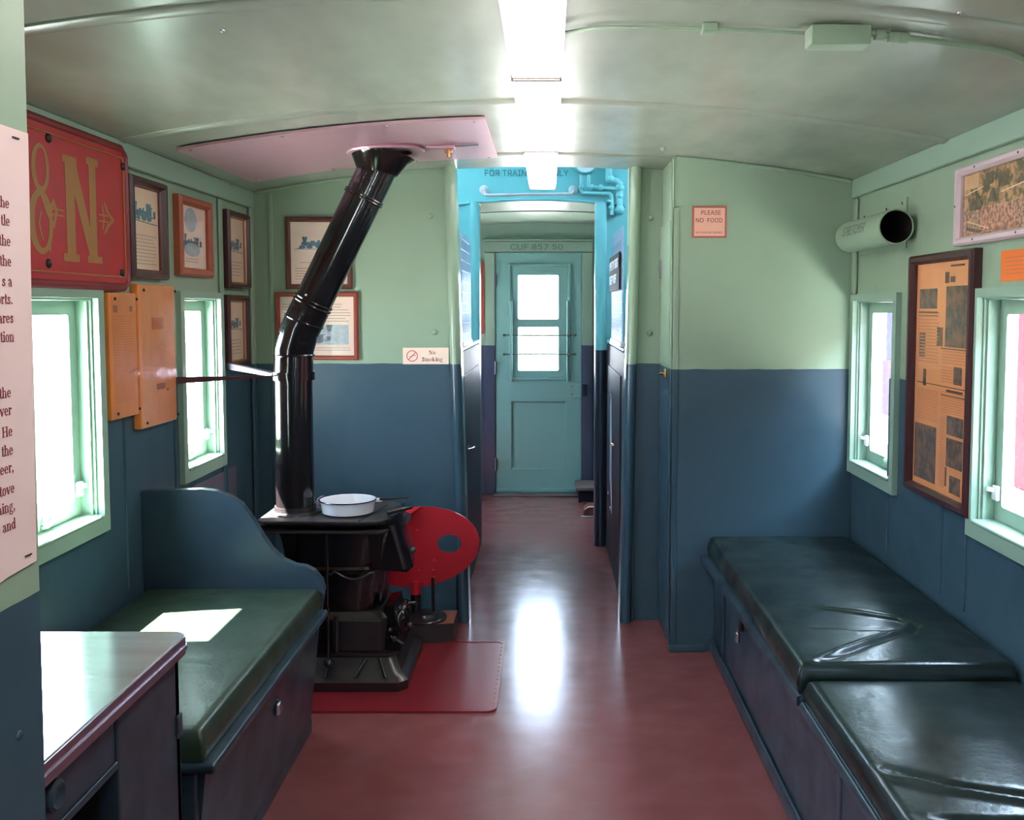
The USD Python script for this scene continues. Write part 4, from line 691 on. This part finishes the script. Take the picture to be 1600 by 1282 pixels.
# ------------------------------------------------------------------ red switch target on its stand
sw = thing("switch_target", "red oval railway signal disc with a round hole, behind the stove", "signal disc", (-.55, 4.13, .085))
dsc = affinity.translate(affinity.rotate(affinity.scale(Point(0, 0).buffer(1, quad_segs=20), .272, .176), 8, origin=(0, 0)), -.575, .405).difference(affinity.translate(affinity.scale(Point(0, 0).buffer(1, quad_segs=12), .052, .041), -.436, .42))
part(sw, "disc", prism(dsc, "y", 4.135, 4.143), "disc_red"); part(sw, "hem", hexa([(-.66, 4.10, .545), (-.60, 4.10, .56), (-.60, 4.135, .56), (-.66, 4.135, .545)], [(-.66, 4.13, .575), (-.56, 4.13, .585), (-.56, 4.14, .585), (-.66, 4.14, .575)]), "disc_red")
for x, z in ((-.575, .48), (-.52, .46), (-.57, .30), (-.505, .30), (-.50, .345), (-.505, .27)): part(sw, "rivet", dome_head((x, 4.135, z), (0, -1, 0), .006, .004), "disc_red")
part(sw, "socket", tube([(-.585, 4.13, .255), (-.585, 4.13, .20)], .024, 16), "disc_red"); part(sw, "spindle", tube([(-.585, 4.13, .21), (-.585, 4.13, .10)], .022, 16), "stove_black"); part(sw, "rod", tube([(-.508, 4.13, .27), (-.508, 4.13, .10)], .007, 10), "stove_black")
part(sw, "foot", cat(lathe([(0, 0), (.095, 0), (.097, .008), (.09, .016), (.06, .018), (.055, .03), (.03, .034), (0, .034)], (-.545, 4.13, .088), (0, 0, 1), 36)), "stove_iron"); part(sw, "lever", cat(tube([(-.585, 4.11, .165), (-.66, 4.09, .17)], .011, 10), ball((-.665, 4.09, .172), .02, 2), ball((-.625, 4.10, .17), .016, 2)), "stove_black")
wb_ = thing("timber_block", "dark timber block carrying the red signal disc's stand", "wood block", (-.52, 4.14, FZ)); part(wb_, "block", hexa([(-.63, 4.035, FZ), (-.412, 4.07, FZ), (-.412, 4.25, FZ), (-.63, 4.25, FZ)], [(-.63, 4.035, .086), (-.412, 4.07, .086), (-.412, 4.25, .086), (-.63, 4.25, .086)]), "wood_block", smooth=False); part(wb_, "top_face", prism(Polygon([(-.628, 4.038), (-.414, 4.073), (-.414, 4.248), (-.628, 4.248)]), "z", .0855, .0875), "block_top", "lighter brown upper face")

# ------------------------------------------------------------------ right wall things
tb = thing("stretcher_tube", "green painted tube lettered STRETCHER on the right wall near the corner", "tube", (1.185, 3.6, 1.727))
Rt = .060
part(tb, "tube", cat(lathe([(Rt - .004, 0), (Rt, 0), (Rt, .50), (Rt - .004, .50), (Rt - .004, 0)], (1.188, 3.31, 1.727), (0, 1, 0), 40)), "green_paint"); part(tb, "lining", lathe([(Rt - .005, .004), (Rt - .0045, .004), (Rt - .0045, .5), (Rt - .005, .5), (Rt - .005, .004)], (1.188, 3.31, 1.727), (0, 1, 0), 40), "tube_inside", "dark inside"); part(tb, "end_wall", lathe([(0, 0), (Rt - .004, 0), (Rt - .004, .006), (0, .006)], (1.188, 3.80, 1.727), (0, 1, 0), 30), "tube_inside")
part(tb, "mounting_plate", prism(Polygon([(3.40, 1.66), (3.90, 1.66), (3.90, 1.838), (3.40, 1.838)]), "x", RW - .006, RW - .0005), "green_paint")
for y, z in ((3.44, 1.82), (3.6, 1.815), (3.85, 1.81)): part(tb, "screw", dome_head((RW - .006, y, z), (-1, 0, 0), .005, .003), "dark_bolt")
tm = meshkit.text_mesh("STRETCHER", .036, .0015); b = tm.bounds; w = b[1][0] - b[0][0]; v = tm.vertices; k = .25 / w
tm = tm.subdivide_to_size(.02); v = tm.vertices; th = math.pi + .0 - (v[:, 1] - .005) / Rt; tm.vertices = np.c_[1.188 + (Rt + .0002 + v[:, 2] * .3) * np.cos(th), 3.72 - v[:, 0] * k, 1.727 + (Rt + .0002 + v[:, 2] * .3) * np.sin(th) * 1.0]; tm.fix_normals()
part(tb, "lettering", tm, "letter_green", smooth=False)
# panoramic photograph (u runs towards the viewer on the right wall)
H, W = .235, 1.05
pr_ = [(sbox(.03, .10, 1.02, .21), "photo_brown", "photo"), (sbox(.03, .03, 1.02, .105), "photo_crowd", "photo"), (sbox(.03, .165, .13, .207), "photo_sky", "photo"), (unary_union([Polygon([(.07, .115), (.09, .14), (.11, .12), (.13, .145), (.15, .115), (.15, .10), (.07, .10)]), Polygon([(.19, .12), (.215, .155), (.24, .12), (.24, .115), (.19, .115)]), sbox(.17, .165, .22, .2), sbox(.25, .15, .31, .19), Polygon([(.05, .055), (.17, .035), (.13, .032), (.05, .045)])]), "photo_dark", "photo"), (unary_union([line(.04, .15, .16, .163, .003), line(.27, .135, .42, .148, .004), line(.06, .07, .2, .04, .003)]), "paper_tan", "photo")]
framed("panoramic_photograph", "wide white-framed brown crowd photograph high on the right wall", (RW, 2.955, 1.636), NYU, W, H, .026, .028, "frame_white", "photo_brown", pr_, cat_="photograph")
p_ = "/World/panoramic_photograph"
for u_, z_ in ((.013, .12), (.14, .013), (.14, .222), (.4, .013), (.4, .222)): part(p_, "pin", dome_head((RW - .028, 2.955 - u_, 1.636 + z_), (-1, 0, 0), .003, .002), "dark_bolt")
# newspaper
W, H = .50, .797
def col(x0, x1, y0, y1, n, sd): return rows(x0, x1, y0, y1, n, .42, .12, sd)
ph = [(.055, .62, .20, .685), (.27, .50, .455, .69), (.205, .50, .25, .56), (.06, .46, .11, .54), (.34, .385, .40, .44), (.10, .365, .125, .42), (.30, .225, .42, .285), (.30, .125, .42, .215), (.04, .05, .22, .235), (.33, .045, .41, .10), (.295, .06, .308, .12)]
pr_ = [(unary_union([sbox(a, b, c, d) for a, b, c, d in ph]), "news_photo", "photo"), (unary_union([col(.05, .22, .44, .61, 16, 11), col(.05, .23, .25, .355, 14, 12), col(.25, .46, .445, .49, 5, 13), col(.25, .33, .385, .44, 6, 14), col(.25, .46, .29, .36, 9, 15), col(.25, .29, .05, .28, 26, 16)]), "news_text", "text"),
       (unary_union([sbox(.26, .70, .29, .735), sbox(.30, .702, .335, .72), sbox(.3, .75, .4, .756), sbox(.05, .372, .47, .375), sbox(.25, .345, .47, .348), sbox(.24, .492, .47, .495), sbox(.05, .606, .21, .61), sbox(.05, .596, .21, .598), sbox(.29, .358, .41, .366)]), "news_ink", "headline")]
framed("newspaper_frame", "tall dark-framed yellowed newspaper pages between the right windows", (RW, 3.305, .827), NYU, W, H, .03, .032, "frame_dark", "newsprint", pr_, cat_="framed newspaper")
ontc = thing("orange_notice", "small bright orange notice above the right window at the picture's edge", "notice", (RW, 2.55, 1.52)); part(ontc, "sheet", box(RW - .003, RW - .0005, 2.40, 2.685, 1.522, 1.607), "notice_orange"); part(ontc, "text", flat(rows(.03, .26, .015, .07, 5, .25, .2, 21), (RW - .0029, 2.685, 1.522), NYU, ZU, .0004), "board_line", smooth=False)

# ------------------------------------------------------------------ conduit on the ceiling
cn = thing("ceiling_conduit", "green cable conduit and junction box across the ceiling right of the lights", "conduit", (.6, 2.13, 2.0))
rp = lambda a, b, y0, y1, n=10: [(x, y0 + (y1 - y0) * k / (n - 1), zc(x) - .011) for k, x in enumerate(np.linspace(a, b, n))]
part(cn, "conduit", tube(rp(.03, .10, 2.26, 2.215, 3) + rp(.12, .57, 2.21, 2.165, 9), .0045, 10), "green_paint"); part(cn, "junction_box", box(.56, .69, 2.095, 2.15, zc(.62) - .048, zc(.62) - .004, .004), "green_paint"); part(cn, "conduit", tube(rp(.69, .96, 2.12, 2.12, 8) + [(x_, y_, zc(x_) - .011) for x_, y_ in ((1.0, 2.13), (1.04, 2.155), (1.08, 2.20), (1.14, 2.27), (1.22, 2.36))], .0075, 12), "green_paint")
for x in (.715, .745, .765): part(cn, "fitting", lathe([(.006, -.010), (.012, -.010), (.013, 0), (.012, .010), (.006, .010)], (x, 2.12, zc(x) - .012), (1, 0, -.1), 18), "green_paint")
part(cn, "clip", box(.34, .375, 2.17, 2.21, zc(.35) - .02, zc(.35), .003), "green_paint")

# ------------------------------------------------------------------ outside
struct("ground", box(-60, 60, -40, 90, -1.3, -1.1), "ground_gravel", "bright gravel ground outside the windows")
rc = thing("red_rail_car", "red wooden rail car standing outside the right windows", "rail car", (5.4, 0, -1.1))
part(rc, "body", box(4.0, 6.8, -7, 8.2, -.1, 3.2, .02), "rail_car_red"); part(rc, "roof", prism(Polygon([(3.9, 3.2), (5.4, 3.6), (6.9, 3.2)]), "y", -7.1, 8.3), "dark_bolt"); part(rc, "underframe", box(4.3, 6.5, -6.8, 8.0, -.45, -.1), "dark_bolt")
for y in (-5.2, -3.6, 4.8, 6.4): part(rc, "wheel", cat(*[lathe([(0, 0), (.4, 0), (.42, .05), (.38, .12), (0, .12)], (xq, y, -.68), (1, 0, 0), 24) for xq in (4.5, 6.2)]), "dark_bolt")
bd_ = thing("station_building", "pale pink building with arched windows outside the right windows", "building", (10, 20, -1.1))
front = sbox(14.5, -1.1, 23.0, 6)
for yc in (16, 18.6, 21.2, 22.6): front = front.difference(unary_union([sbox(yc - .5, .2, yc + .5, 1.6), Point(yc, 1.6).buffer(.5)]))
part(bd_, "wall", prism(front, "x", 8.0, 8.3), "building_wall"); part(bd_, "wall", box(8.3, 14, 14.5, 14.8, -1.1, 6), "building_wall"); part(bd_, "wall", box(8.3, 14, 22.9, 23.2, -1.1, 6), "building_wall"); part(bd_, "roof", box(7.7, 14.3, 14.2, 23.5, 6, 6.25), "dark_bolt")
for yc in (16, 18.6, 21.2, 22.6): part(bd_, "window", prism(unary_union([sbox(yc - .52, .18, yc + .52, 1.6), Point(yc, 1.6).buffer(.52)]), "x", 8.12, 8.16), "building_glass")
part(bd_, "ledge", box(7.92, 8.0, 14.5, 23.2, 2.6, 2.75), "building_wall")
